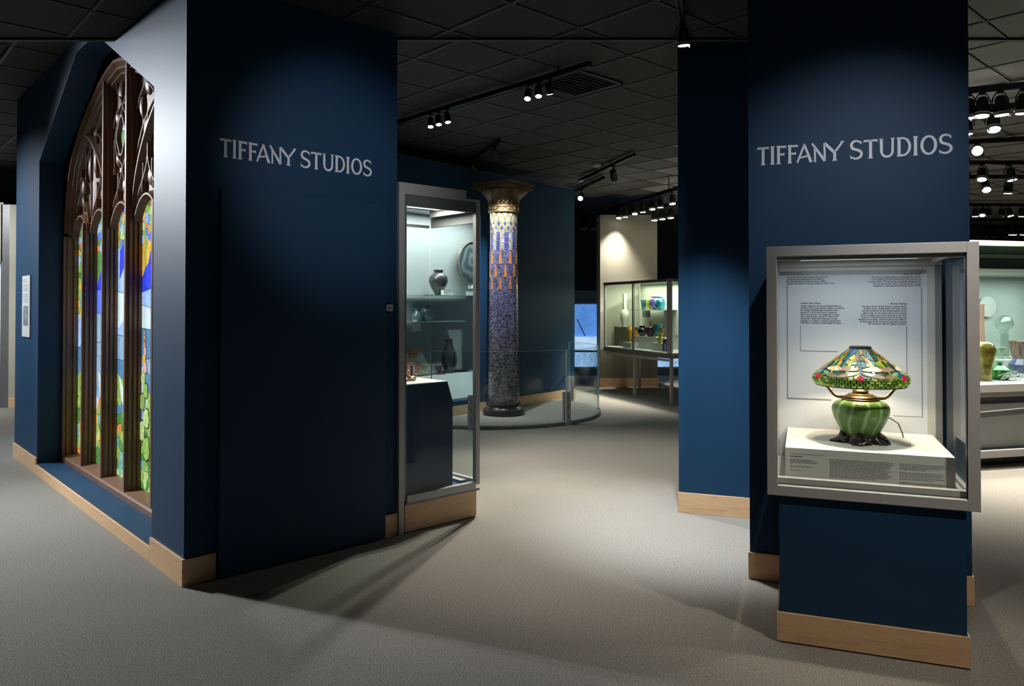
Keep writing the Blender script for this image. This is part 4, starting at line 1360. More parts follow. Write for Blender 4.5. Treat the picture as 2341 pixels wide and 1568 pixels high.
for row, zb in enumerate((1.735, 1.905, 2.085)):
    for j in range(9):
        a = 2 * math.pi * (j + 0.5 * (row % 2)) / 9
        h = 0.175
        shaft_piece([(a - 0.13, zb), (a + 0.13, zb), (a + 0.10, zb + 0.06), (a + 0.055, zb + 0.13), (a + 0.03, zb + h), (a - 0.03, zb + h), (a - 0.055, zb + 0.13), (a - 0.10, zb + 0.06)], None, orange_m, 'tassel')
for row in range(4):
    zc = 2.575 + row * 0.064
    for j in range(14):
        a = 2 * math.pi * (j + 0.5 * (row % 2)) / 14
        m_ = (blue_m, blue_m, green_m, green_m)[row]
        shaft_piece([(a - 0.19, zc), (a, zc - 0.058), (a + 0.19, zc), (a, zc + 0.058)], None, gold_m, 'diamond_frame', 0.0006, 0.004)
        shaft_piece([(a - 0.12, zc), (a, zc - 0.037), (a + 0.12, zc), (a, zc + 0.037)], None, m_, 'diamond', 0.003, 0.0065)
gilt = plain('carved_gilt', (0.26, 0.17, 0.075), 0.42, 0.6, var=0.5, nscale=30, bmp=0.6, bscale=55)
gilt_dark = plain('dark_gilt', (0.10, 0.062, 0.030), 0.5, 0.5, var=0.5, nscale=30, bmp=0.5, bscale=60)
obj('neck_band', MB().lathe([(0.190, 2.795), (0.212, 2.80), (0.216, 2.815), (0.210, 2.828), (0.210, 2.870), (0.217, 2.880), (0.214, 2.895), (0.200, 2.902)], 48), gilt, col, smooth=True)
for j in range(14):
    a = 2 * math.pi * j / 14
    pts = [(0, -0.030), (0.020, 0), (0, 0.030), (-0.020, 0)]
    v = []
    for dx in (0.205, 0.222):
        for s_, w_ in ((-0.11, 0), (0, -0.020), (0.11, 0), (0, 0.020)):
            v.append((dx * math.cos(a + s_), dx * math.sin(a + s_), 2.849 + w_))
    obj('jewel', MB().add(v, [(3, 2, 1, 0), (4, 5, 6, 7), (0, 1, 5, 4), (1, 2, 6, 5), (2, 3, 7, 6), (3, 0, 4, 7)]), gold_m, col)
def cap_lobes(a, z):
    t = (z - 2.9) / 0.25
    sq = 1 / max(abs(math.cos(a)), abs(math.sin(a)))
    return (1 + 0.04 * math.sin(16 * a) * math.sin(26 * z)) * (1 + max(0, t) * 0.35 * (min(sq, 1.3) - 1))
obj('capital', MB().lathe([(0.195, 2.90), (0.206, 2.915), (0.200, 2.935), (0.208, 2.955), (0.222, 2.985), (0.246, 3.02), (0.276, 3.055), (0.300, 3.085), (0.306, 3.105), (0.290, 3.115)], 96, lobes=cap_lobes), gilt_dark, col, smooth=True)
for j in range(16):      # carved scrolls on the bell
    a = 2 * math.pi * (j + 0.5) / 16
    pts = []
    for i in range(15):
        u = i / 14 * 4.2
        rr = 0.034 * (1 - i / 20)
        da, dz = rr * math.cos(u) / 0.27, rr * math.sin(u)
        z_ = 3.055 + dz
        r_ = 0.268 + (z_ - 3.055) * 0.75
        pts.append((r_ * math.cos(a + da), r_ * math.sin(a + da), z_))
    obj('scroll', MB().tube(pts, 0.0075, 6), gilt, col, smooth=True)
for j in range(22):
    a = 2 * math.pi * j / 22
    obj('bead', MB().sphere((0.212 * math.cos(a), 0.212 * math.sin(a), 2.945), 0.014, 8, 6), gilt, col, smooth=True)
ab = MB()
for h0, h1, w_ in ((3.112, 3.135, 0.275), (3.135, 3.185, 0.300), (3.185, 3.212, 0.315)):
    ab.box(-w_, w_, -w_, w_, h0, h1)
obj('abacus', ab, gilt, col)
for s_ in range(4):
    for j in range(12):
        t = -0.28 + 0.56 * j / 11
        p = rot(Vector((t, -0.302, 3.16)), s_ * math.pi / 2)
        obj('abacus_bead', MB().sphere(tuple(p), 0.014, 6, 5), gilt_dark, col)

# ================================================================ CURVED GLASS RAILING
rail = thing('glass_railing', 'curved clear glass barrier with grey floor clamps round the column platform', 'railing', (RC.x, RC.y, 0))
def arc_slab(a0, a1, r0, r1, z0, z1, n=24):
    b = MB()
    for i in range(n + 1):
        a = a0 + (a1 - a0) * i / n
        for r_ in (r0, r1):
            for z in (z0, z1):
                b.v.append((r_ * math.cos(a), r_ * math.sin(a), z))
    for i in range(n):
        o = i * 4
        b.f += [(o, o + 4, o + 5, o + 1), (o + 2, o + 3, o + 7, o + 6), (o + 1, o + 5, o + 7, o + 3), (o, o + 2, o + 6, o + 4)]
    b.f += [(0, 1, 3, 2), (n * 4, n * 4 + 2, n * 4 + 3, n * 4 + 1)]
    return b
RG = 1.575
ang = lambda p: math.atan2(p[1] - RC.y, p[0] - RC.x)
A_POST = ang((0.685, 9.971))
A_L = ang((-0.509, 9.583)) - 0.35
A_END = ang((0.902, 12.118))
for a0, a1 in ((A_L, A_POST - 0.006), (A_POST + 0.006, ang((1.27, 11.075)) + 0.05), (ang((1.27, 11.075)) + 0.062, A_END)):
    p = obj('glass_panel', arc_slab(a0, a1, RG - 0.006, RG + 0.006, 0.05, 0.975), M['rail_glass'], rail, smooth=True)
    for r_ in (a0, a1):
        obj('panel_edge', arc_slab(r_ - 0.0015, r_ + 0.0015, RG - 0.0065, RG + 0.0065, 0.05, 0.976, 1), M['glass_edge'], rail)
    obj('panel_edge', arc_slab(a0, a1, RG - 0.006, RG + 0.006, 0.975, 0.979), M['glass_edge'], rail)
for a in (ang((-0.509, 9.583)), A_POST, A_END - 0.02):
    ca, sa = math.cos(a), math.sin(a)
    q = obj('floor_clamp', MB().box(-0.040, -0.010, -0.042, 0.042, 0.0, 0.43).box(0.010, 0.040, -0.042, 0.042, 0.0, 0.43).box(-0.042, 0.042, -0.044, 0.044, 0, 0.05), M['alu'], rail, loc=(RG * ca, RG * sa, 0), rz=a, bevel=0.003)
    for zz in (0.12, 0.24, 0.36):
        obj('clamp_bolt', MB().box(0.040, 0.044, -0.006, 0.006, zz - 0.03, zz + 0.03), M['dark_alu'], q)
a = ang((1.27, 11.075)) + 0.056
obj('floor_clamp', MB().box(-0.03, 0.03, -0.06, 0.06, 0.0, 0.05), M['chrome'], rail, loc=(RG * math.cos(a), RG * math.sin(a), 0), rz=a, bevel=0.004)

# ================================================================ REAR SHOWCASE in the wall (seen through the tower case)
WN = rot(Vector((0, 1, 0)), YW)
def back_at(px, py, dy):
    """point at depth dy behind the face of the rear wall"""
    return at_plane(px, py, WB + WN * dy, WN)
sc_ = thing('display_case', 'showcase built into the rear wall left of the column', 'display case', WB, YW)
box_obj('glass_pane', ox0, ox1, 0.03, 0.036, oz0 + 0.02, oz1, M['glass'], sc_)
for z_, x0 in ((1.52, -1.30), (1.02, -1.75)):
    pass
def shelf_from(px0, px1, py, dy=0.72):
    p0, p1 = back_at(px0, py, dy), back_at(px1, py, dy)
    q0, q1 = rot(p0 - WB, -YW), rot(p1 - WB, -YW)
    z_ = (q0.z + q1.z) / 2
    box_obj('glass_shelf', q0.x, q1.x, 0.55, 0.98, z_ - 0.005, z_ + 0.005, M['glass_edge'], sc_)
    return z_
ZSH1 = shelf_from(950, 1120, 676)
ZSH2 = shelf_from(900, 1045, 735)
ZDK = 0.56
area('showcase_light', sc_, (-0.8, 0.5, 2.9), 3.4, 0.5, 85, (0.93, 0.96, 1.0))
box_obj('light_box', -3.2, 1.6, 0.09, 1.0, 2.93, 2.95, M['pale'], sc_)
def turned(name, label, cat, base, prof, mat, n=32, **k):
    o = obj(name, MB().lathe(prof, n), mat, loc=base, smooth=True)
    return tag(o, label, cat)
def at_shelf(px, z_, dy=0.75):
    p = back_at(px, 700, dy)
    return Vector((p.x, p.y, z_))
smoke = plain('smoky_lustre_glass', (0.06, 0.06, 0.058), 0.35, 0.2, var=0.4, coat=0.4)
slate = plain('slate_blue_glaze', (0.11, 0.15, 0.17), 0.3, 0.1, var=0.4, coat=0.3)
darkg = plain('black_green_glaze', (0.028, 0.036, 0.034), 0.2, 0.1, var=0.4, coat=0.5)
P1 = at_shelf(1002, ZSH1 + 0.005)
turned('vase', 'bulbous dark lustre vase with flared neck on the upper glass shelf', 'vase', P1, [(0.04, 0), (0.06, 0.03), (0.12, 0.13), (0.145, 0.21), (0.135, 0.27), (0.09, 0.315), (0.065, 0.335), (0.075, 0.375), (0.072, 0.378)], smoke)
P2 = at_shelf(1022, ZSH1 + 0.005, 0.62)
tag(box_obj('label_block', -0.10, 0.10, -0.03, 0.03, 0, 0.075, M['white'], loc=P2, rz=YW), 'white label block beside the dark vase on the upper shelf', 'label')
P3 = at_shelf(975, ZSH2 + 0.005)
turned('vase', 'round slate-blue vase, larger of the pair on the lower glass shelf', 'vase', P3, [(0.05, 0), (0.075, 0.03), (0.095, 0.10), (0.085, 0.17), (0.05, 0.205), (0.058, 0.235)], slate)
P4 = at_shelf(953, ZSH2 + 0.005)
turned('vase', 'squat slate-blue bottle, smaller of the pair on the lower glass shelf', 'vase', P4, [(0.06, 0), (0.085, 0.04), (0.08, 0.09), (0.04, 0.13), (0.028, 0.15), (0.034, 0.185)], slate)
P5 = at_shelf(1027, ZDK, 0.62)
turned('vase', 'slender black vase standing on the deck of the rear showcase', 'vase', P5, [(0.06, 0), (0.075, 0.03), (0.118, 0.14), (0.112, 0.26), (0.07, 0.38), (0.045, 0.45), (0.055, 0.50)], darkg)
P6 = at_shelf(1052, ZDK, 0.66)
turned('dish', 'flat dark dish lying on the deck beside the black vase', 'dish', P6, [(0.07, 0), (0.13, 0.018), (0.15, 0.03), (0.13, 0.034)], darkg)
P7 = at_shelf(1003, ZDK, 0.58)
turned('cup', 'small plum-coloured footed cup on the showcase deck', 'cup', P7, [(0.11, 0), (0.11, 0.008), (0.02, 0.02), (0.02, 0.04), (0.05, 0.07), (0.06, 0.12)], plain('plum_glaze', (0.16, 0.05, 0.09), 0.25))
# big plate on a stand
pp = back_at(1082, 602, 0.85)
plate = thing('plate', 'large round plate with a blue-grey swirl standing in the rear showcase', 'plate', pp, YW)
def plate_mat():
    m, nt, p = nodes_of('swirled_plate')
    v = coords(nt)
    wv = nt.nodes.new('ShaderNodeTexWave')
    wv.wave_type = 'RINGS'; wv.rings_direction = 'SPHERICAL'
    wv.inputs['Scale'].default_value = 2.0; wv.inputs['Distortion'].default_value = 9.0; wv.inputs['Detail'].default_value = 2
    link(nt, v, wv.inputs['Vector'])
    link(nt, ramp(nt, wv.outputs['Fac'], [(0.1, (0.06, 0.09, 0.11)), (0.6, (0.11, 0.145, 0.16)), (0.95, (0.19, 0.21, 0.20))]), p.inputs['Base Color'])
    p.inputs['Roughness'].default_value = 0.25
    return m
pb = MB().lathe([(0.30, -0.012), (0.33, -0.02), (0.345, -0.04), (0.33, -0.045), (0.20, -0.02), (0.001, -0.01)], 48)
obj('bowl', pb, plate_mat(), plate, smooth=True, rotation=(R(90), 0, 0))
obj('rim', MB().tube([(0.343 * math.cos(2 * math.pi * i / 40), -0.005, 0.343 * math.sin(2 * math.pi * i / 40)) for i in range(40)], 0.016, 8, True), plain('umber_rim', (0.16, 0.13, 0.10), 0.4), plate, smooth=True)
obj('stand', MB().box(-0.06, 0.06, -0.05, 0.06, -0.36 - 0.04, -0.345), M['white'], plate)
# sloped picture panel
pp = at_shelf(955, ZDK, 0.55)
pnl = thing('mosaic_panel', 'tilted mosaic panel of orange and green pieces on the showcase deck', 'panel', pp, YW)
tilt = R(-38)
box_obj('backing', -0.46, 0.30, -0.02, 0.0, 0.0, 0.46, M['dark_alu'], pnl, rotation=(tilt, 0, 0))
rp = random.Random(9)
pm = [plain('panel_' + n_, c_, 0.3, var=0.3, nscale=40) for n_, c_ in (('orange', (0.42, 0.15, 0.07)), ('sage', (0.20, 0.24, 0.19)), ('grey', (0.28, 0.29, 0.27)), ('moss', (0.12, 0.14, 0.09)), ('rust', (0.30, 0.12, 0.06)))]
sd = [(rp.uniform(-0.45, 0.29), rp.uniform(0.01, 0.45)) for i in range(60)]
for i, poly in voronoi(sd, [(-0.45, 0.01), (0.29, 0.01), (0.29, 0.45), (-0.45, 0.45)], 0.003):
    obj('mosaic_piece', MB().prism(poly, 'y', -0.028, -0.02), pm[int(rp.random() * 5)], pnl, rotation=(tilt, 0, 0))
def card(label, px, py, dy, w_, h_, ang_=0):
    p = back_at(px, py, dy)
    tag(box_obj('label_card', -w_ / 2, w_ / 2, 0, 0.006, -h_ / 2, h_ / 2, M['white'], loc=p, rz=YW), label, 'label')
card('white caption card hanging below the large plate', 1074, 680, 0.70, 0.16, 0.19)
card('white caption card below the slate-blue pair of vases', 953, 744, 0.70, 0.15, 0.17)

# ================================================================ FAR GLASS CASE beside the beige pier
EA = math.atan2(-0.94, 0.34)
EO = Vector((1.715, 14.2, 0))
def e_loc(p):
    return rot(Vector(p) - EO, -EA)
EN = rot(Vector((0, 1, 0)), EA)         # into the case
fc_ = thing('display_case', 'glass case on slim legs beside the beige pier in the distance', 'display case', EO, EA)
FL, FD = 2.30, 0.75
G0, G1 = 0.79, 1.965
for nm, a in (('corner_post', (0.0, 0.04, 0.0, 0.04, G0, G1)), ('corner_post', (FL - 0.07, FL, -0.01, 0.05, G0 - 0.06, G1 + 0.02)), ('corner_post', (FL - 0.04, FL, FD - 0.04, FD, G0, G1)), ('mullion_post', (1.08, 1.115, 0.0, 0.03, G0, G1)),
              ('top_rail', (0, FL, -0.008, 0.035, G1 - 0.03, G1 + 0.02)), ('end_rail', (FL - 0.04, FL, 0.05, FD, G1 - 0.03, G1 + 0.02)), ('bottom_rail', (0, FL, -0.01, 0.04, G0 - 0.075, G0)), ('end_rail', (FL - 0.04, FL, 0.05, FD, G0 - 0.075, G0))):
    box_obj(nm, *a, M['dark_alu'] if nm != 'corner_post' else M['alu'], fc_)
box_obj('under_rail', 0.02, FL - 0.1, 0.02, 0.05, G0 - 0.13, G0 - 0.09, M['alu'], fc_)
box_obj('deck', 0.0, FL, 0.04, FD, G0 - 0.03, G0 + 0.01, M['white'], fc_)
box_obj('back_panel', 0.0, FL, FD, FD + 0.02, G0 - 0.03, G1, plain('pale_olive_back', (0.50, 0.51, 0.42), 0.6, var=0.03), fc_)
box_obj('inner_panel', 1.0, FL - 0.1, FD - 0.06, FD - 0.04, G0 + 0.01, G1 - 0.18, M['white'], fc_)
box_obj('roof_panel', 0.04, FL - 0.05, 0.04, FD, G1 - 0.0, G1 + 0.01, plain('frosted_roof', (0.6, 0.62, 0.55), 0.5), fc_)
box_obj('glass_pane', 0.04, 1.08, 0.012, 0.02, G0, G1 - 0.03, M['green_glass_pane'], fc_)
box_obj('glass_pane', 1.115, FL - 0.07, 0.012, 0.02, G0, G1 - 0.03, M['green_glass_pane'], fc_)
box_obj('glass_pane', FL - 0.025, FL - 0.017, 0.05, FD - 0.04, G0, G1 - 0.03, M['green_glass_pane'], fc_)
for x, y in ((1.08, 0.02), (FL - 0.045, 0.02), (FL - 0.045, FD - 0.06), (0.05, FD - 0.06)):
    box_obj('leg', x, x + 0.045, y, y + 0.045, 0, G0 - 0.075, M['alu'], fc_)
area('case_light', fc_, (1.15, 0.4, G1 - 0.04), 2.0, 0.5, 32, (1.0, 0.97, 0.82))
def e_at(px, z_, dy):
    """floor point of the far case under photo column px, dy behind its front glass"""
    p = at_plane(px, 760, EO + EN * dy, EN)
    return Vector((p.x, p.y, z_))
def e_block(label, px0, px1, z0, z1, dy, mat, d=0.14):
    a, b_ = e_loc(e_at(px0, 0, dy)), e_loc(e_at(px1, 0, dy))
    x0, x1 = sorted((a.x, b_.x))
    return tag(box_obj('plinth', x0, x1, dy, dy + d, z0, z1, mat, loc=EO, rz=EA), label, 'plinth')
DK = G0 + 0.01
e_block('tall olive plinth under the white bottle in the far case', 1404, 1440, DK, DK + 0.36, 0.30, M['olive'], 0.2)
e_block('small white block under the amber vase in the far case', 1424, 1444, DK, DK + 0.10, 0.10, M['white'], 0.14)
e_block('long white plinth behind the mullion in the far case', 1446, 1503, DK, DK + 0.22, 0.24, M['white'], 0.18)
e_block('low white block at the near corner of the far case', 1490, 1520, DK, DK + 0.13, 0.16, M['white'], 0.16)
def ev(label, px, z_, dy, prof, mat, cat='vase'):
    return turned('vase' if cat == 'vase' else cat, label, cat, e_at(px, z_, dy), prof, mat, 24)
ivory = plain('ivory_glass', (0.66, 0.64, 0.56), 0.4, var=0.25, nscale=40, bmp=0.5, bscale=60)
amber = plain('amber_glass', (0.72, 0.30, 0.015), 0.12, var=0.25, coat=0.6)
blackg = plain('black_glass', (0.012, 0.013, 0.012), 0.08, coat=0.8)
purpg = plain('plum_glass', (0.11, 0.022, 0.08), 0.15, var=0.3, coat=0.6, bmp=0.4, bscale=50)
tealg = plain('teal_lustre_glass', (0.02, 0.20, 0.24), 0.15, 0.2, var=0.7, nscale=18, coat=0.7)
turqg = plain('turquoise_black_glass', (0.03, 0.22, 0.32), 0.12, 0.1, var=0.9, nscale=9, coat=0.7)
yelg = plain('yellow_green_glass', (0.42, 0.40, 0.03), 0.15, var=0.8, nscale=14, coat=0.6)
violg = plain('violet_glass', (0.09, 0.06, 0.26), 0.2, var=0.4, coat=0.5)
orng = plain('rust_glass', (0.40, 0.13, 0.03), 0.2, coat=0.5)
tb = thing('bottle', 'tall ivory bottle with a long square neck on the olive plinth', 'bottle', e_at(1428, DK + 0.36, 0.38), EA)
obj('body', MB().lathe([(0.05, 0), (0.055, 0.02), (0.045, 0.05), (0.075, 0.13), (0.085, 0.22), (0.08, 0.28), (0.04, 0.325)], 24), ivory, tb, smooth=True)
box_obj('neck', -0.03, 0.03, -0.03, 0.03, 0.30, 0.62, ivory, tb, bevel=0.006)
ev('tall amber glass vase with a red foot in the far case', 1441, DK + 0.10, 0.16, [(0.035, 0), (0.014, 0.02), (0.012, 0.06), (0.05, 0.12), (0.065, 0.20), (0.055, 0.25), (0.03, 0.28), (0.028, 0.30)], amber)
ev('small amber bowl half behind the mullion of the far case', 1455, DK + 0.22, 0.32, [(0.03, 0), (0.055, 0.05), (0.05, 0.09)], amber)
ev('round black glass pot on the long white plinth', 1468, DK + 0.22, 0.30, [(0.04, 0), (0.08, 0.05), (0.085, 0.10), (0.06, 0.15), (0.045, 0.16), (0.07, 0.18)], blackg)
ev('dark plum ribbed pot on the long white plinth', 1487, DK + 0.22, 0.30, [(0.05, 0), (0.075, 0.08), (0.085, 0.16), (0.075, 0.17)], purpg)
ev('rust-coloured bottle neck rising behind the plum pot', 1488, DK + 0.22, 0.40, [(0.04, 0), (0.04, 0.14), (0.025, 0.18), (0.025, 0.23), (0.04, 0.25)], orng)
ev('teal lustre goblet-shaped vase at the near corner of the far case', 1504, DK + 0.20, 0.34, [(0.03, 0), (0.04, 0.03), (0.075, 0.12), (0.09, 0.20), (0.085, 0.24)], tealg)
ev('narrow rust vase beside the teal vase', 1514, DK + 0.20, 0.34, [(0.02, 0), (0.025, 0.10), (0.04, 0.18)], orng)
ev('yellow and green lobed vase in front of the teal vase', 1509, DK + 0.13, 0.22, [(0.035, 0), (0.07, 0.04), (0.075, 0.09), (0.035, 0.12), (0.06, 0.17)], yelg)
ev('violet ridged beaker standing nearest in the far case', 1522, DK, 0.20, [(0.05, 0), (0.058, 0.01), (0.05, 0.02), (0.057, 0.03), (0.05, 0.04), (0.05, 0.20), (0.048, 0.205)], violg, 'beaker')
# upper shelf of the far case
p0, p1 = e_loc(e_at(1452, 0, 0.45)), e_loc(e_at(1523, 0, 0.45))
ZS2 = at_plane(1490, 708, EO + EN * 0.45, EN).z
box_obj('glass_shelf', min(p0.x, p1.x), max(p0.x, p1.x), 0.36, FD - 0.06, ZS2 - 0.006, ZS2 + 0.004, M['glass_edge'], fc_)
ev('blue and grey tapered beaker on the upper shelf of the far case', 1472, ZS2 + 0.004, 0.48, [(0.035, 0), (0.045, 0.08), (0.06, 0.17)], plain('blue_grey_glass', (0.06, 0.14, 0.19), 0.15, var=0.9, nscale=14, coat=0.5), 'beaker')
ev('yellow and green tapered beaker on the upper shelf of the far case', 1484, ZS2 + 0.004, 0.50, [(0.035, 0), (0.045, 0.08), (0.055, 0.17)], yelg, 'beaker')
ev('round violet bowl behind the turquoise vase on the upper shelf', 1499, ZS2 + 0.004, 0.58, [(0.05, 0), (0.11, 0.06), (0.12, 0.14), (0.08, 0.21), (0.085, 0.23)], violg, 'bowl')
ev('large round turquoise and black vase on the upper shelf', 1509, ZS2 + 0.004, 0.46, [(0.05, 0), (0.085, 0.04), (0.10, 0.10), (0.085, 0.17), (0.055, 0.20), (0.06, 0.215)], turqg)
q = e_loc(e_at(1468, 0, 0.6))
tag(box_obj('picture_card', q.x - 0.12, q.x + 0.14, FD - 0.075, FD - 0.06, ZS2 - 0.14, ZS2 - 0.02, plain('slate_card', (0.10, 0.12, 0.14), 0.5), loc=EO, rz=EA), 'slate-grey card on the back of the far case below the shelf', 'card')
q = e_loc(e_at(1526, 0, 0.5))
tag(box_obj('text_panel', q.x - 0.05, q.x + 0.05, FD - 0.08, FD - 0.06, G0 + 0.25, G1 - 0.15, M['white'], loc=EO, rz=EA), 'tall white text strip at the back of the far case', 'panel')

# ---------------------------------------------------------------- blue-lit vitrine far behind
vt = thing('vitrine', 'blue-lit glass vitrine glowing at the far end between wall and pier', 'vitrine', (1.05, 17.0, 0))
box_obj('base', 0, 3.4, 0, 0.6, 0, 0.17, M['dark_alu'], vt)
box_obj('lower_panel', 0.0, 3.4, 0.02, 0.06, 0.19, 0.52, glow('sparkling_lit_glass', (0.36, 0.58, 1.0), 0.85, var=0.55, nscale=26), vt)
box_obj('ledge', 0, 3.4, -0.02, 0.3, 0.52, 0.56, M['pale'], vt)
box_obj('white_panel', 0.0, 3.4, 0.10, 0.14, 0.56, 0.86, glow('lit_white_glass', (0.55, 0.76, 1.0), 0.85, var=0.2, nscale=5), vt)
box_obj('blue_panel', 0.0, 3.4, 0.20, 0.24, 0.86, 1.59, glow('lit_blue_glass', (0.10, 0.28, 0.72), 0.85, var=0.25, nscale=3), vt)
box_obj('rim', 0, 3.4, -0.02, 0.26, 1.59, 1.63, M['pale'], vt)
obj('strut', MB().tube([(0.42, 0.16, 1.25), (0.60, 0.16, 0.87)], 0.012, 6), M['dark_alu'], vt)
obj('strut', MB().tube([(1.15, 0.16, 1.58), (0.92, 0.16, 0.92)], 0.012, 6), M['dark_alu'], vt)
struct(box_obj('wall_lintel', 0.6, 5.2, 17.0, 17.3, 1.635, 1.90, plain('blue_grey_lintel', (0.10, 0.16, 0.24), 0.6)), 'blue-grey lintel over the glowing vitrine')
struct(box_obj('wall_dark_far', -2.0, 6.0, 17.7, 17.9, 0, 3.67, M['black_wall']))

# ================================================================ GREENISH CASE beyond the pillar, at the right edge
RO = Vector((4.02, 7.17, 0))
RA = R(14)
rcs = thing('display_case', 'long greenish glass case with a white deck at the right edge', 'display case', RO, RA)
RLEN = 3.0
T0, T1 = 0.80, 2.13
box_obj('toe', 0.05, RLEN, 0.12, 1.2, 0, 0.10, M['black_metal'], rcs)
box_obj('cabinet', 0.0, RLEN, 0.04, 1.3, 0.10, 0.60, M['pale'], rcs)
box_obj('cabinet_ledge', -0.02, RLEN, -0.04, 1.3, 0.10, 0.17, M['white'], rcs)
box_obj('shadow_gap', 0.0, RLEN, 0.10, 1.3, 0.60, 0.68, M['dark_alu'], rcs)
box_obj('deck', -0.02, RLEN, -0.03, 1.35, 0.68, T0, M['white'], rcs, bevel=0.004)
box_obj('deck_band', -0.021, RLEN, -0.034, -0.03, 0.685, 0.725, M['olive'], rcs)
obj('foot_bar', MB().box(0.0, RLEN, -0.10, -0.06, 0.48, 0.53), M['dark_alu'], rcs, rotation=(0, R(-2.5), 0))
box_obj('top_rail', -0.02, RLEN, -0.02, 0.05, T1, T1 + 0.05, M['white'], rcs)
box_obj('top_rail', -0.02, RLEN, 0.012, 0.05, T1 - 0.115, T1 - 0.08, M['white'], rcs)
box_obj('top_rail', -0.02, RLEN, 0.012, 0.05, T1 - 0.27, T1 - 0.22, M['white'], rcs)
box_obj('top_band', 0, RLEN, 0.02, 0.05, T1 - 0.08, T1, plain('mint_band', (0.40, 0.52, 0.47), 0.3), rcs)
box_obj('top_band', 0, RLEN, 0.02, 0.05, T1 - 0.22, T1 - 0.115, M['dark_alu'], rcs)
box_obj('light_box', 0, RLEN, 0.06, 1.3, T1 - 0.24, T1, plain('grey_green_box', (0.22, 0.27, 0.25), 0.5), rcs)
box_obj('corner_post', 0.0, 0.04, 0.0, 0.04, T0, T1, M['alu'], rcs)
box_obj('glass_pane', 0.04, RLEN, 0.0, 0.010, T0, T1, clear_glass('sea_green_glass', (0.90, 0.96, 0.93)), rcs)
box_obj('glass_pane', 0.0, 0.010, 0.04, 1.3, T0, T1, clear_glass('sea_green_side', (0.90, 0.96, 0.93)), rcs)
box_obj('back_panel', 0.0, RLEN, 1.28, 1.30, T0, T1, plain('mint_back', (0.38, 0.44, 0.41), 0.5, var=0.1, nscale=3), rcs)
box_obj('back_shelf', 0.2, RLEN, 0.75, 1.28, T0, T0 + 0.16, M['white'], rcs)
box_obj('back_seam', 0.55, 0.562, 1.272, 1.28, T0, T1, M['dark_alu'], rcs)
box_obj('back_seam', 1.25, 1.262, 1.272, 1.28, T0, T1, M['dark_alu'], rcs)
area('case_light', rcs, (1.3, 0.55, T1 - 0.27), 2.4, 0.8, 46, (0.94, 1.0, 0.95))
RN = rot(Vector((0, 1, 0)), RA)
def r_at(px, z_, dy):
    p = at_plane(px, 800, RO + RN * dy, RN)
    return Vector((p.x, p.y, z_))
def rv(name, label, px, z_, dy, prof, mat, cat):
    return turned(name, label, cat, r_at(px, z_, dy), prof, mat, 28)
ambv = plain('amber_mottled_glass', (0.42, 0.30, 0.05), 0.15, var=0.8, nscale=9, coat=0.6)
grn = plain('bright_green_glass', (0.02, 0.30, 0.04), 0.1, var=0.5, nscale=12, coat=0.7)
clr = clear_glass('blown_clear_glass', (0.80, 0.86, 0.82), 1.9)
rv('vase', 'amber mottled glass vase at the left end of the greenish case', 2249, T0, 0.30, [(0.07, 0), (0.075, 0.12), (0.10, 0.24), (0.11, 0.31), (0.085, 0.37), (0.05, 0.39)], ambv, 'vase')
rv('bottle', 'slim long-necked rose bottle rising behind the amber vase', 2246, T0 + 0.16, 0.85, [(0.06, 0), (0.07, 0.06), (0.03, 0.14), (0.02, 0.35), (0.022, 0.60), (0.03, 0.61)], plain('rose_glass', (0.40, 0.22, 0.16), 0.15, coat=0.6), 'bottle')
rv('vase', 'clear etched glass vase in the middle of the greenish case', 2278, T0 + 0.02, 0.55, [(0.08, 0), (0.085, 0.05), (0.05, 0.11), (0.08, 0.22), (0.10, 0.30), (0.095, 0.305)], clr, 'vase')
rv('vase', 'brown translucent vase at the right edge of the greenish case', 2332, T0 + 0.16, 0.85, [(0.07, 0), (0.09, 0.06), (0.11, 0.20), (0.105, 0.205)], plain('brown_glass', (0.16, 0.085, 0.06), 0.15, coat=0.6), 'vase')
rv('bowl', 'bright green glass bowl with a dark stopper in the greenish case', 2285, T0, 0.36, [(0.07, 0), (0.10, 0.03), (0.105, 0.10), (0.06, 0.14), (0.02, 0.15), (0.03, 0.18)], grn, 'bowl')
rv('bowl', 'blue and orange rounded bowl at the right edge of the deck', 2334, T0, 0.55, [(0.06, 0), (0.11, 0.05), (0.12, 0.13), (0.07, 0.19)], plain('blue_orange_glass', (0.06, 0.08, 0.22), 0.12, var=0.8, nscale=5, coat=0.6), 'bowl')
pg = r_at(2296, 1.52, 1.0)
tag(obj('glass_globe', MB().sphere((0, 0, 0.095), 0.095, 24, 14), clr, loc=(pg.x, pg.y, T0 + 0.16 + 0.30), smooth=True), 'pale glass globe on a clear stand in the greenish case', 'globe')
tag(obj('globe_stand', MB().lathe([(0.07, 0), (0.05, 0.02), (0.04, 0.28), (0.06, 0.30)], 20), clr, loc=(pg.x, pg.y, T0 + 0.16), smooth=True), 'clear pedestal under the pale glass globe', 'stand')
pq = r_at(2257, 1.6, 1.2)
dsc = obj('white_disc', MB().lathe([(0.001, 0), (0.115, 0), (0.12, 0.008), (0.001, 0.02)], 32), M['pale'], loc=at_plane(2257, 701, RO + RN * 1.24, RN), rotation=(R(90), 0, RA), smooth=True)
tag(dsc, 'round white disc mounted on the mint back panel', 'disc')
tw_ = thing('glass_twigs', 'spray of thin white glass twigs lying on the white deck', 'ornament', r_at(2318, T0, 0.22), RA)
rw = random.Random(4)
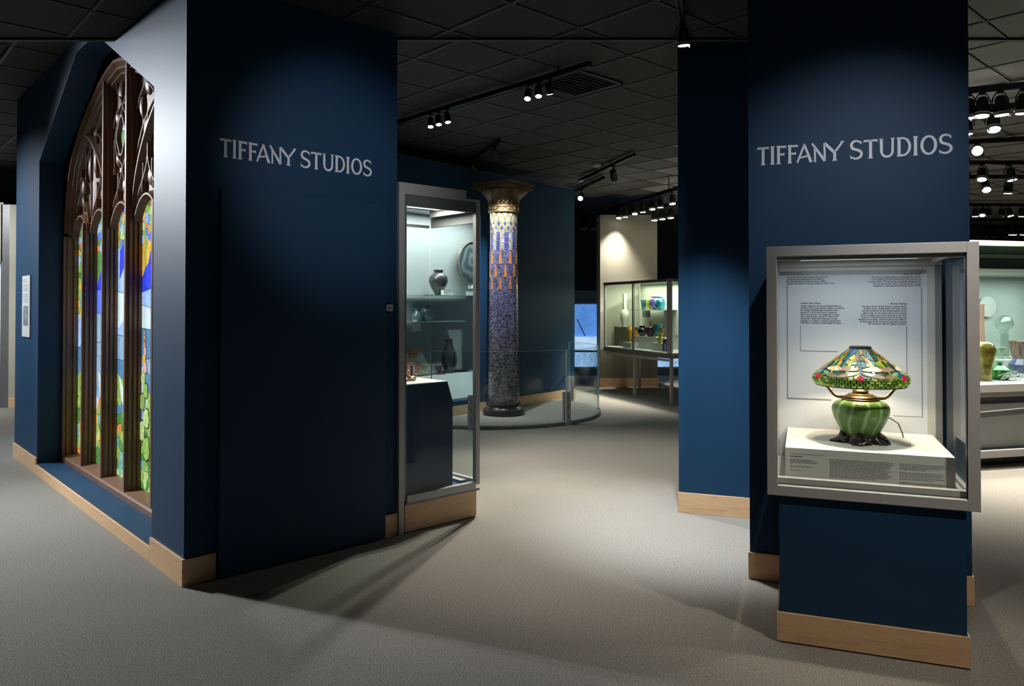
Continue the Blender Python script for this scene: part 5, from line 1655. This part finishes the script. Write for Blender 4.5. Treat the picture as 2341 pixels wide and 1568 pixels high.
for i in range(22):
    a = rw.uniform(-0.5, 0.5)
    l = rw.uniform(0.10, 0.26)
    x, y = rw.uniform(-0.16, 0.12), rw.uniform(-0.06, 0.10)
    z0 = rw.uniform(0.004, 0.05)
    obj('twig', MB().tube([(x, y, z0), (x + l * 0.5 * math.cos(a), y + l * 0.5 * math.sin(a), z0 + 0.03), (x + l * math.cos(a), y + l * math.sin(a), z0 + rw.uniform(-0.0, 0.05))], 0.0035, 5), M['white'], tw_)

# ================================================================ TRACKS AND LIGHTS
FIX = {}
def par_meshes():
    if FIX:
        return
    FIX['body'] = MB().lathe([(0.030, 0.0), (0.044, -0.012), (0.052, -0.05), (0.060, -0.11), (0.064, -0.15)], 20).mesh('lamp_body')
    FIX['ring'] = MB().lathe([(0.066, -0.148), (0.075, -0.150), (0.075, -0.158), (0.067, -0.162), (0.067, -0.182), (0.060, -0.182)], 24).mesh('lamp_ring')
    FIX['lens'] = MB().lathe([(0.058, -0.1835), (0.058, -0.1885), (0.03, -0.192)], 20).mesh('lamp_lens')
    b = MB().tube([(-0.078, 0, -0.10), (-0.074, 0, -0.03), (-0.040, 0, 0.028), (0.040, 0, 0.028), (0.074, 0, -0.03), (0.078, 0, -0.10)], 0.006, 6)
    FIX['yoke'] = b.mesh('yoke')
    FIX['clamp'] = MB().box(-0.022, 0.022, -0.018, 0.018, 0.024, 0.062).mesh('track_clamp')
    FIX['knob'] = MB().lathe([(0.009, -0.160), (0.009, -0.205), (0.004, -0.210)], 8, (0.052, 0.03)).mesh('lens_pin')
    FIX['m_stem'] = MB().box(-0.008, 0.008, -0.010, 0.010, -0.06, 0.0).box(-0.03, 0.03, -0.014, 0.014, -0.012, 0.0).mesh('stem')
    FIX['m_body'] = MB().lathe([(0.018, 0.05), (0.030, 0.045), (0.033, 0.0), (0.034, -0.055)], 18).mesh('lamp_body')
    FIX['m_lens'] = MB().lathe([(0.029, -0.050), (0.029, -0.056), (0.012, -0.058)], 16).mesh('lamp_lens')
par_meshes()
def aim_rot(d):
    return Vector(d).normalized().to_track_quat('-Z', 'Y').to_euler()
def par(label, pos, aim=None, lit='warm', size=1.0, power=0, angle=40, group=None, color=(1, 0.92, 0.82), swing=(0, 0)):
    """theatre-style can on a yoke; pos = point under the track"""
    t = thing('stage_light', label, 'stage light', pos, 0, group)
    t.scale = (size,) * 3
    obj('track_clamp', FIX['clamp'], M['black_metal'], t)
    obj('yoke', FIX['yoke'], M['black_metal'], t)
    if aim is not None:
        e = aim_rot(Vector(aim) - Vector(pos))
    else:
        e = (swing[0], swing[1], 0)
    lens = {'warm': 'lamp_lens', 'cool': 'lamp_lens_cool', 'off': 'lamp_dim'}[lit]
    for nm, key, m_ in (('lamp_body', 'body', 'black_metal'), ('lamp_ring', 'ring', 'dark_alu'), ('lens_pin', 'knob', 'chrome')):
        obj(nm, FIX[key], M[m_], t, rotation=e)
    me = FIX['lens'] if lit == 'warm' else FIX['lens'].copy()
    if lit != 'warm':
        me.materials.clear()
    obj('lamp_lens', me, M[lens], t, rotation=e)
    if power:
        d = (Vector(aim) - Vector(pos)).normalized()
        s = spot('beam', None, Vector(pos) + d * 0.22 * size, aim, power, angle, 1.0, color, 0.05)
        mw = s.matrix_basis.copy()
        s.parent = t
        s.matrix_parent_inverse = Matrix.Identity(4)
        s.matrix_basis = (Matrix.Translation(Vector(pos)) @ Matrix.Scale(size, 4)).inverted() @ mw
    return t
def mini(label, pos, aim, lit='cool', power=0, angle=30, color=(1, 0.95, 0.88), group=None, size=1.0, blend=0.9):
    t = thing('track_spotlight', label, 'spotlight', pos, 0, group)
    t.scale = (size,) * 3
    obj('stem', FIX['m_stem'], M['black_metal'], t)
    e = aim_rot(Vector(aim) - Vector(pos))
    obj('lamp_body', FIX['m_body'], M['black_metal'], t, loc=(0, 0, -0.085), rotation=e)
    lens = {'warm': 'lamp_lens', 'cool': 'lamp_lens_cool', 'off': 'lamp_dim'}[lit]
    me = FIX['m_lens'].copy()
    me.materials.clear()
    obj('lamp_lens', me, M[lens], t, loc=(0, 0, -0.085), rotation=e)
    if power:
        p = Vector(pos) + Vector((0, 0, -0.085 * size))
        d = (Vector(aim) - p).normalized()
        s = spot('beam', None, p + d * 0.075 * size, aim, power, angle, blend, color, 0.03)
        mw = s.matrix_basis.copy()
        s.parent = t
        s.matrix_parent_inverse = Matrix.Identity(4)
        s.matrix_basis = (Matrix.Translation(Vector(pos)) @ Matrix.Scale(size, 4)).inverted() @ mw
    return t
def track(label, p0, p1, z, ceil, w_=0.036):
    """black track fixed under the ceiling, its underside at z"""
    p0, p1 = Vector((p0[0], p0[1], z)), Vector((p1[0], p1[1], z))
    d = p1 - p0
    t = thing('lighting_track', label, 'lighting track', p0, math.atan2(d.y, d.x))
    l = d.length
    h = min(0.055 if w_ > 0.04 else 0.045, ceil - z - 0.004)
    obj('channel', MB().box(0, l, -w_ / 2, -w_ / 2 + 0.010, 0, h).box(0, l, w_ / 2 - 0.010, w_ / 2, 0, h).box(0, l, -w_ / 2 + 0.01, w_ / 2 - 0.01, 0.012, h), M['track_metal'], t)
    box_obj('end_cap', -0.006, 0.0, -w_ / 2, w_ / 2, 0, h, M['black_metal'], t)
    box_obj('end_cap', l, l + 0.006, -w_ / 2, w_ / 2, 0, h, M['black_metal'], t)
    if ceil - z > h + 0.01:
        for k in range(2):
            x = l * (0.12 + 0.76 * k)
            obj('hanger', MB().lathe([(0.008, h), (0.008, ceil - z - 0.004)], 8, (x, 0)), M['black_metal'], t)
    return t
def on_track(p0, p1, px, z):
    """point of the track line p0-p1 that stands under photo column px"""
    k = (px - 1170.5) / 1737.0
    # x = k*y' with y' the distance along the view axis (pitch is under one degree)
    dx, dy = p1[0] - p0[0], p1[1] - p0[1]
    kk = k * math.cos(PITCH)
    t = (kk * p0[1] - p0[0]) / (dx - kk * dy)
    return Vector((p0[0] + dx * t, p0[1] + dy * t, z))
ORD = ['first', 'second', 'third', 'fourth', 'fifth', 'sixth', 'seventh', 'eighth', 'ninth', 'tenth']

# track 1: six small spots over the middle of the gallery
Z1 = 3.60
a, b_ = at_z(880, 293, Z1), at_z(1349, 152, Z1)
track('long black track running over the gap between the navy walls', a, b_, Z1, ZF)
T1AIM = [(-0.75, 6.9, 0), (-0.45, 6.9, 0), (-0.1, 7.0, 0), (-0.2, 5.2, 0), (0.3, 5.6, 0), (0.9, 7.6, 0)]
T1PW = [90, 90, 110, 320, 380, 420]
for i, px in enumerate((984, 1002, 1022, 1207, 1231, 1256)):
    p = on_track(a, b_, px, Z1)
    mini('small lit spotlight, %s from the left on the long central track' % ORD[i], p, T1AIM[i], 'cool', T1PW[i], (50, 50, 55, 55, 60, 60)[i], (1, 0.94, 0.86))
# track 2: two unlit spots above the rear showcase
a, b_ = at_z(1050, 388, Z1), at_z(1142, 326, Z1)
track('short black track above the rear showcase', a, b_, Z1, ZF)
for i, px in enumerate((1083, 1131)):
    p = on_track(a, b_, px, Z1)
    mini('dark spotlight turned away, %s of two above the rear showcase' % ('left' if i == 0 else 'right'), p, ((0.55, 11.95, 1.5), (0.0, 10.65, 1.7))[i], 'cool' if i else 'off', (0, 360)[i], (60, 64)[i], (0.86, 0.92, 1.0), size=1.3)
# track 3 and 4: beside the end of the column wall
a, b_ = at_z(1325, 416, Z1), at_z(1450, 357, Z1)
track('upper black track right of the column wall', a, b_, Z1, ZF)
mini('single dark spotlight on the upper track right of the column', on_track(a, b_, 1403, Z1), (2.3, 13.5, 1.0), 'off', size=1.5)
a, b_ = at_z(1313, 440, Z1), at_z(1380, 409, Z1)
track('lower short black track right of the column wall', a, b_, Z1, ZF)
p = on_track(a, b_, 1329, Z1)
mini('brightly shining spotlight facing the viewer at the end of the column wall', p, (0.35, 10.6, 1.9), 'cool', 160, 36, (0.80, 0.88, 1.0), size=1.5)
# near track hanging over the viewer
Zn = 3.33
a, b_ = Vector((0.90, 4.15, 0)), at_z(1562, 66, Zn)
track('near black track cut by the top edge of the picture', a, b_, Zn, ZN)
p = at_z(1562, 62, Zn)
par('dark spotlight hanging from the end of the near track', p, (1.33, 5.34, 0.0), 'cool', 0.62, 760, 52, None, (0.85, 0.92, 1.0))

# far cluster above the distant glass case
Zc = 3.42
a, b_ = at_z(1393, 482, Zc), at_z(1552, 433, Zc)
track('black track carrying the row of stage lights over the far case', a, b_, Zc, ZF, 0.05)
row = [1403, 1417, 1429, 1452, 1469, 1491, 1509, 1536]
for i, px in enumerate(row):
    p = on_track(a, b_, px, Zc - 0.05)
    tgt = (p.x - 0.5 + 0.1 * i, p.y - 0.6, 0) if i % 2 else (p.x + 0.2, p.y + 0.1, 0)
    par('lit stage light, %s from the left in the main row over the far case' % ORD[i], p, tgt, 'warm', 0.85, (330 if i == 1 else 700) if i in (1, 4, 6) else 0, 90)
a2, b2 = Vector((a.x + 0.72, a.y - 0.55, 0)), Vector((b_.x + 0.5, b_.y + 0.25, 0))
a2, b2 = at_z(1480, 479, Zc - 0.05), at_z(1560, 466, Zc - 0.05)
track('second black track behind the row over the far case', a2, b2, Zc - 0.05, ZF, 0.05)
for i, px in enumerate((1496, 1514, 1533)):
    p = on_track(a2, b2, px, Zc - 0.10)
    par('lit stage light, %s of three on the lower track over the far case' % ('left', 'middle', 'right')[i], p, (p.x + 0.1, p.y - 0.2, 0), 'warm', 0.95, 0)
# two dim lights in the dark behind the column wall
a, b_ = at_z(1320, 500, 3.4), at_z(1372, 500, 3.4)
track('dim black track in the dark gap right of the column wall', a, b_, 3.4, ZF)
for i, px in enumerate((1335, 1357)):
    p = on_track(a, b_, px, 3.35)
    par('unlit stage light, %s of two in the dark gap' % ('left', 'right')[i], p, p + Vector((0, -0.1, -1)), 'off', 1.0)

# rows beyond the right pillar
def right_row(name, py, z, pxs, lit, size, aims=None, power=None, x_ext=(2195, 2400), first='row', tilt=0):
    p = at_z(2280, py, z)
    y = p.y
    a = Vector(((x_ext[0] - 1170.5) / 1737 * y, y + tilt * 0.5, 0))
    b_ = Vector(((x_ext[1] - 1170.5) / 1737 * y, y - tilt * 0.5, 0))
    track('black track over the right-hand gallery, %s' % name, a, b_, z, ZF, 0.05)
    for i, px in enumerate(pxs):
        q = on_track(a, b_, px, z - 0.05 * size)
        aim = aims[i] if aims and aims[i] else q + Vector((0.0, 0.10, -1))
        lt = lit if isinstance(lit, str) else lit[i]
        par('black stage light, %s from the left on the track %s' % (ORD[i], name), q, aim, lt, size, power[i] if power else 0, 70)
right_row('nearest of the rows', 206, 3.58, (2218, 2250, 2291, 2345), 'warm', 1.0, [None, (4.2, 7.0, 0), (4.9, 7.2, 0), None], [0, 700, 700, 0], tilt=0.35)
right_row('second of the rows', 250, 3.52, (2214, 2272), 'cool', 0.95, [None, (4.4, 6.4, 0)], [0, 600], tilt=0.3)
right_row('third of the rows', 325, 3.58, (2237,), 'warm', 1.0, [(2.6, 4.2, 0.9)], [260], tilt=0.3)
right_row('fourth of the rows', 376, 3.58, (2249, 2310), 'warm', 1.0, [(5.9, 10.0, 0), (7.6, 10.4, 0)], [700, 700])
right_row('fifth of the rows', 408, 3.56, (2254, 2308), 'warm', 1.0, [(6.5, 9.5, 0), None], [500, 0])
right_row('sixth of the rows', 471, 3.56, (2232, 2248, 2262, 2292, 2307, 2338), ('warm', 'warm', 'off', 'off', 'warm', 'warm'), 0.9, [None, (8.5, 14.0, 0), None, None, (10.5, 14.5, 0), None], [0, 900, 0, 0, 900, 0])
right_row('seventh of the rows', 505, 3.56, (2318, 2344), 'warm', 1.4)
right_row('eighth and farthest of the rows', 522, 3.56, (2240, 2257, 2274, 2301, 2326), 'off', 1.05)

# ceiling vent by the long track
vn = thing('ceiling_vent', 'square louvred black vent in the dark ceiling beside the long track', 'vent', at_z(1318, 190, ZF), YA)
h = 0.31
obj('frame', MB().box(-h, h, -h, -h + 0.03, -0.012, 0.012).box(-h, h, h - 0.03, h, -0.012, 0.012).box(-h, -h + 0.03, -h, h, -0.012, 0.012).box(h - 0.03, h, -h, h, -0.012, 0.012), M['black_metal'], vn)
for i in range(9):
    y = -h + 0.06 + i * (2 * h - 0.12) / 8
    obj('slat', MB().box(-h + 0.03, h - 0.03, -0.022, 0.022, -0.002, 0.002), M['black_metal'], vn, loc=(0, y, -0.004), rotation=(R(35), 0, 0))
# smoke detector
sd_ = at_z(1363, 374, ZF)
tag(obj('smoke_detector', MB().lathe([(0.07, 0.0), (0.075, -0.02), (0.06, -0.045), (0.03, -0.05)], 24), M['pale'], loc=(sd_.x, sd_.y, ZF), smooth=True), 'small round detector on the dark ceiling above the short tracks', 'detector')

# ---- lights over the entrance hall, outside the picture
# left: washes the window side and the floor before it
Zt = 3.33
trk = [inframe(K0, YA, (-2.1, 3.9, 0)), inframe(K0, YA, (-2.1, 6.2, 0))]
track('black track in front of the stained glass, left of the picture', trk[0], trk[1], 3.60, ZF)
WASH = [((-2.1, 4.2), (0.0, 0.1, 2.5), 170, 60), ((-2.1, 4.7), (0.0, 0.5, 0.7), 820, 80), ((-2.1, 5.2), (-0.9, -0.2, 0), 600, 95), ((-2.1, 5.9), (0.0, 4.4, 0.7), 700, 90)]
for i, (pp_, am, pw_, an) in enumerate(WASH):
    p = inframe(K0, YA, (pp_[0], pp_[1], 3.57))
    par('black stage light, %s along the track before the stained glass' % ORD[i], p, inframe(K0, YA, am), 'warm', 0.9, pw_, an, None, (0.80, 0.90, 1.0) if i in (0, 1, 3) else (1, 0.96, 0.90))
tk2 = [Vector((0.2, 2.0, 0)), Vector((2.6, 2.0, 0))]  # unseen track, put up to light lettering, pillar and lamp case
track('unseen black track above the viewer facing the lamp case', tk2[0], tk2[1], Zt, ZN)
for i, (x, am, pw_, an) in enumerate(((0.6, (-1.08, 4.87, 2.36), 135, 32), (1.4, (1.85, 4.1, 1.95), 90, 54), (2.2, (1.62, 3.4, 0.6), 170, 50))):
    par('unseen black stage light, %s from the left on the track above the viewer' % ORD[i], (x, 2.0, Zt - 0.03), am, 'warm', 0.9, pw_, an, None, (1, 0.92, 0.82) if i == 2 else (0.92, 0.96, 1.0))

track('unseen black track added to light the beige wall at the far left', Vector((-9.4, 9.6, 0)), Vector((-7.0, 9.6, 0)), 3.55, ZF)  # added out of view to brighten the beige wall and its floor
for i, (x, am) in enumerate(((-8.6, (-8.0, 11.6, 1.9)), (-7.6, (-7.4, 10.6, 0)))):
    par('unseen added black stage light, %s from the left before the far beige wall' % ORD[i], (x, 9.6, 3.5), am, 'warm', 0.9, 260, 90, None, (0.95, 0.98, 1.0))

# ---------------------------------------------------------------- groups of alike things
for o in list(scene.objects):
    if o.parent or 'category' not in o or 'group' in o:
        continue
    c, l, p = o['category'], o['label'], o.location
    if c == 'stage light':
        if 'far case' in l or 'dark gap' in l:
            o['group'] = 'stage lights in the distance'
        elif 'rows' in l:
            o['group'] = 'stage lights over the right-hand gallery'
        else:
            o['group'] = 'stage lights over the entrance hall'
    elif c == 'spotlight':
        o['group'] = 'small track spotlights'
    elif c == 'lighting track':
        o['group'] = 'lighting tracks under the ceiling'
    elif c == 'display case':
        o['group'] = 'glass display cases'
    elif c == 'lettering':
        o['group'] = 'white wall signs'
    elif c == 'plinth':
        o['group'] = 'plinths inside the cases'
    elif c in ('vase', 'beaker', 'bowl', 'bottle', 'dish', 'cup'):
        if p.y > 11.3 and p.x > 1.0:
            o['group'] = 'coloured glass vessels in the far case'
        elif p.x > 3.0:
            o['group'] = 'glassware in the greenish case'
        elif p.y > 8:
            o['group'] = 'vessels in the rear showcase'
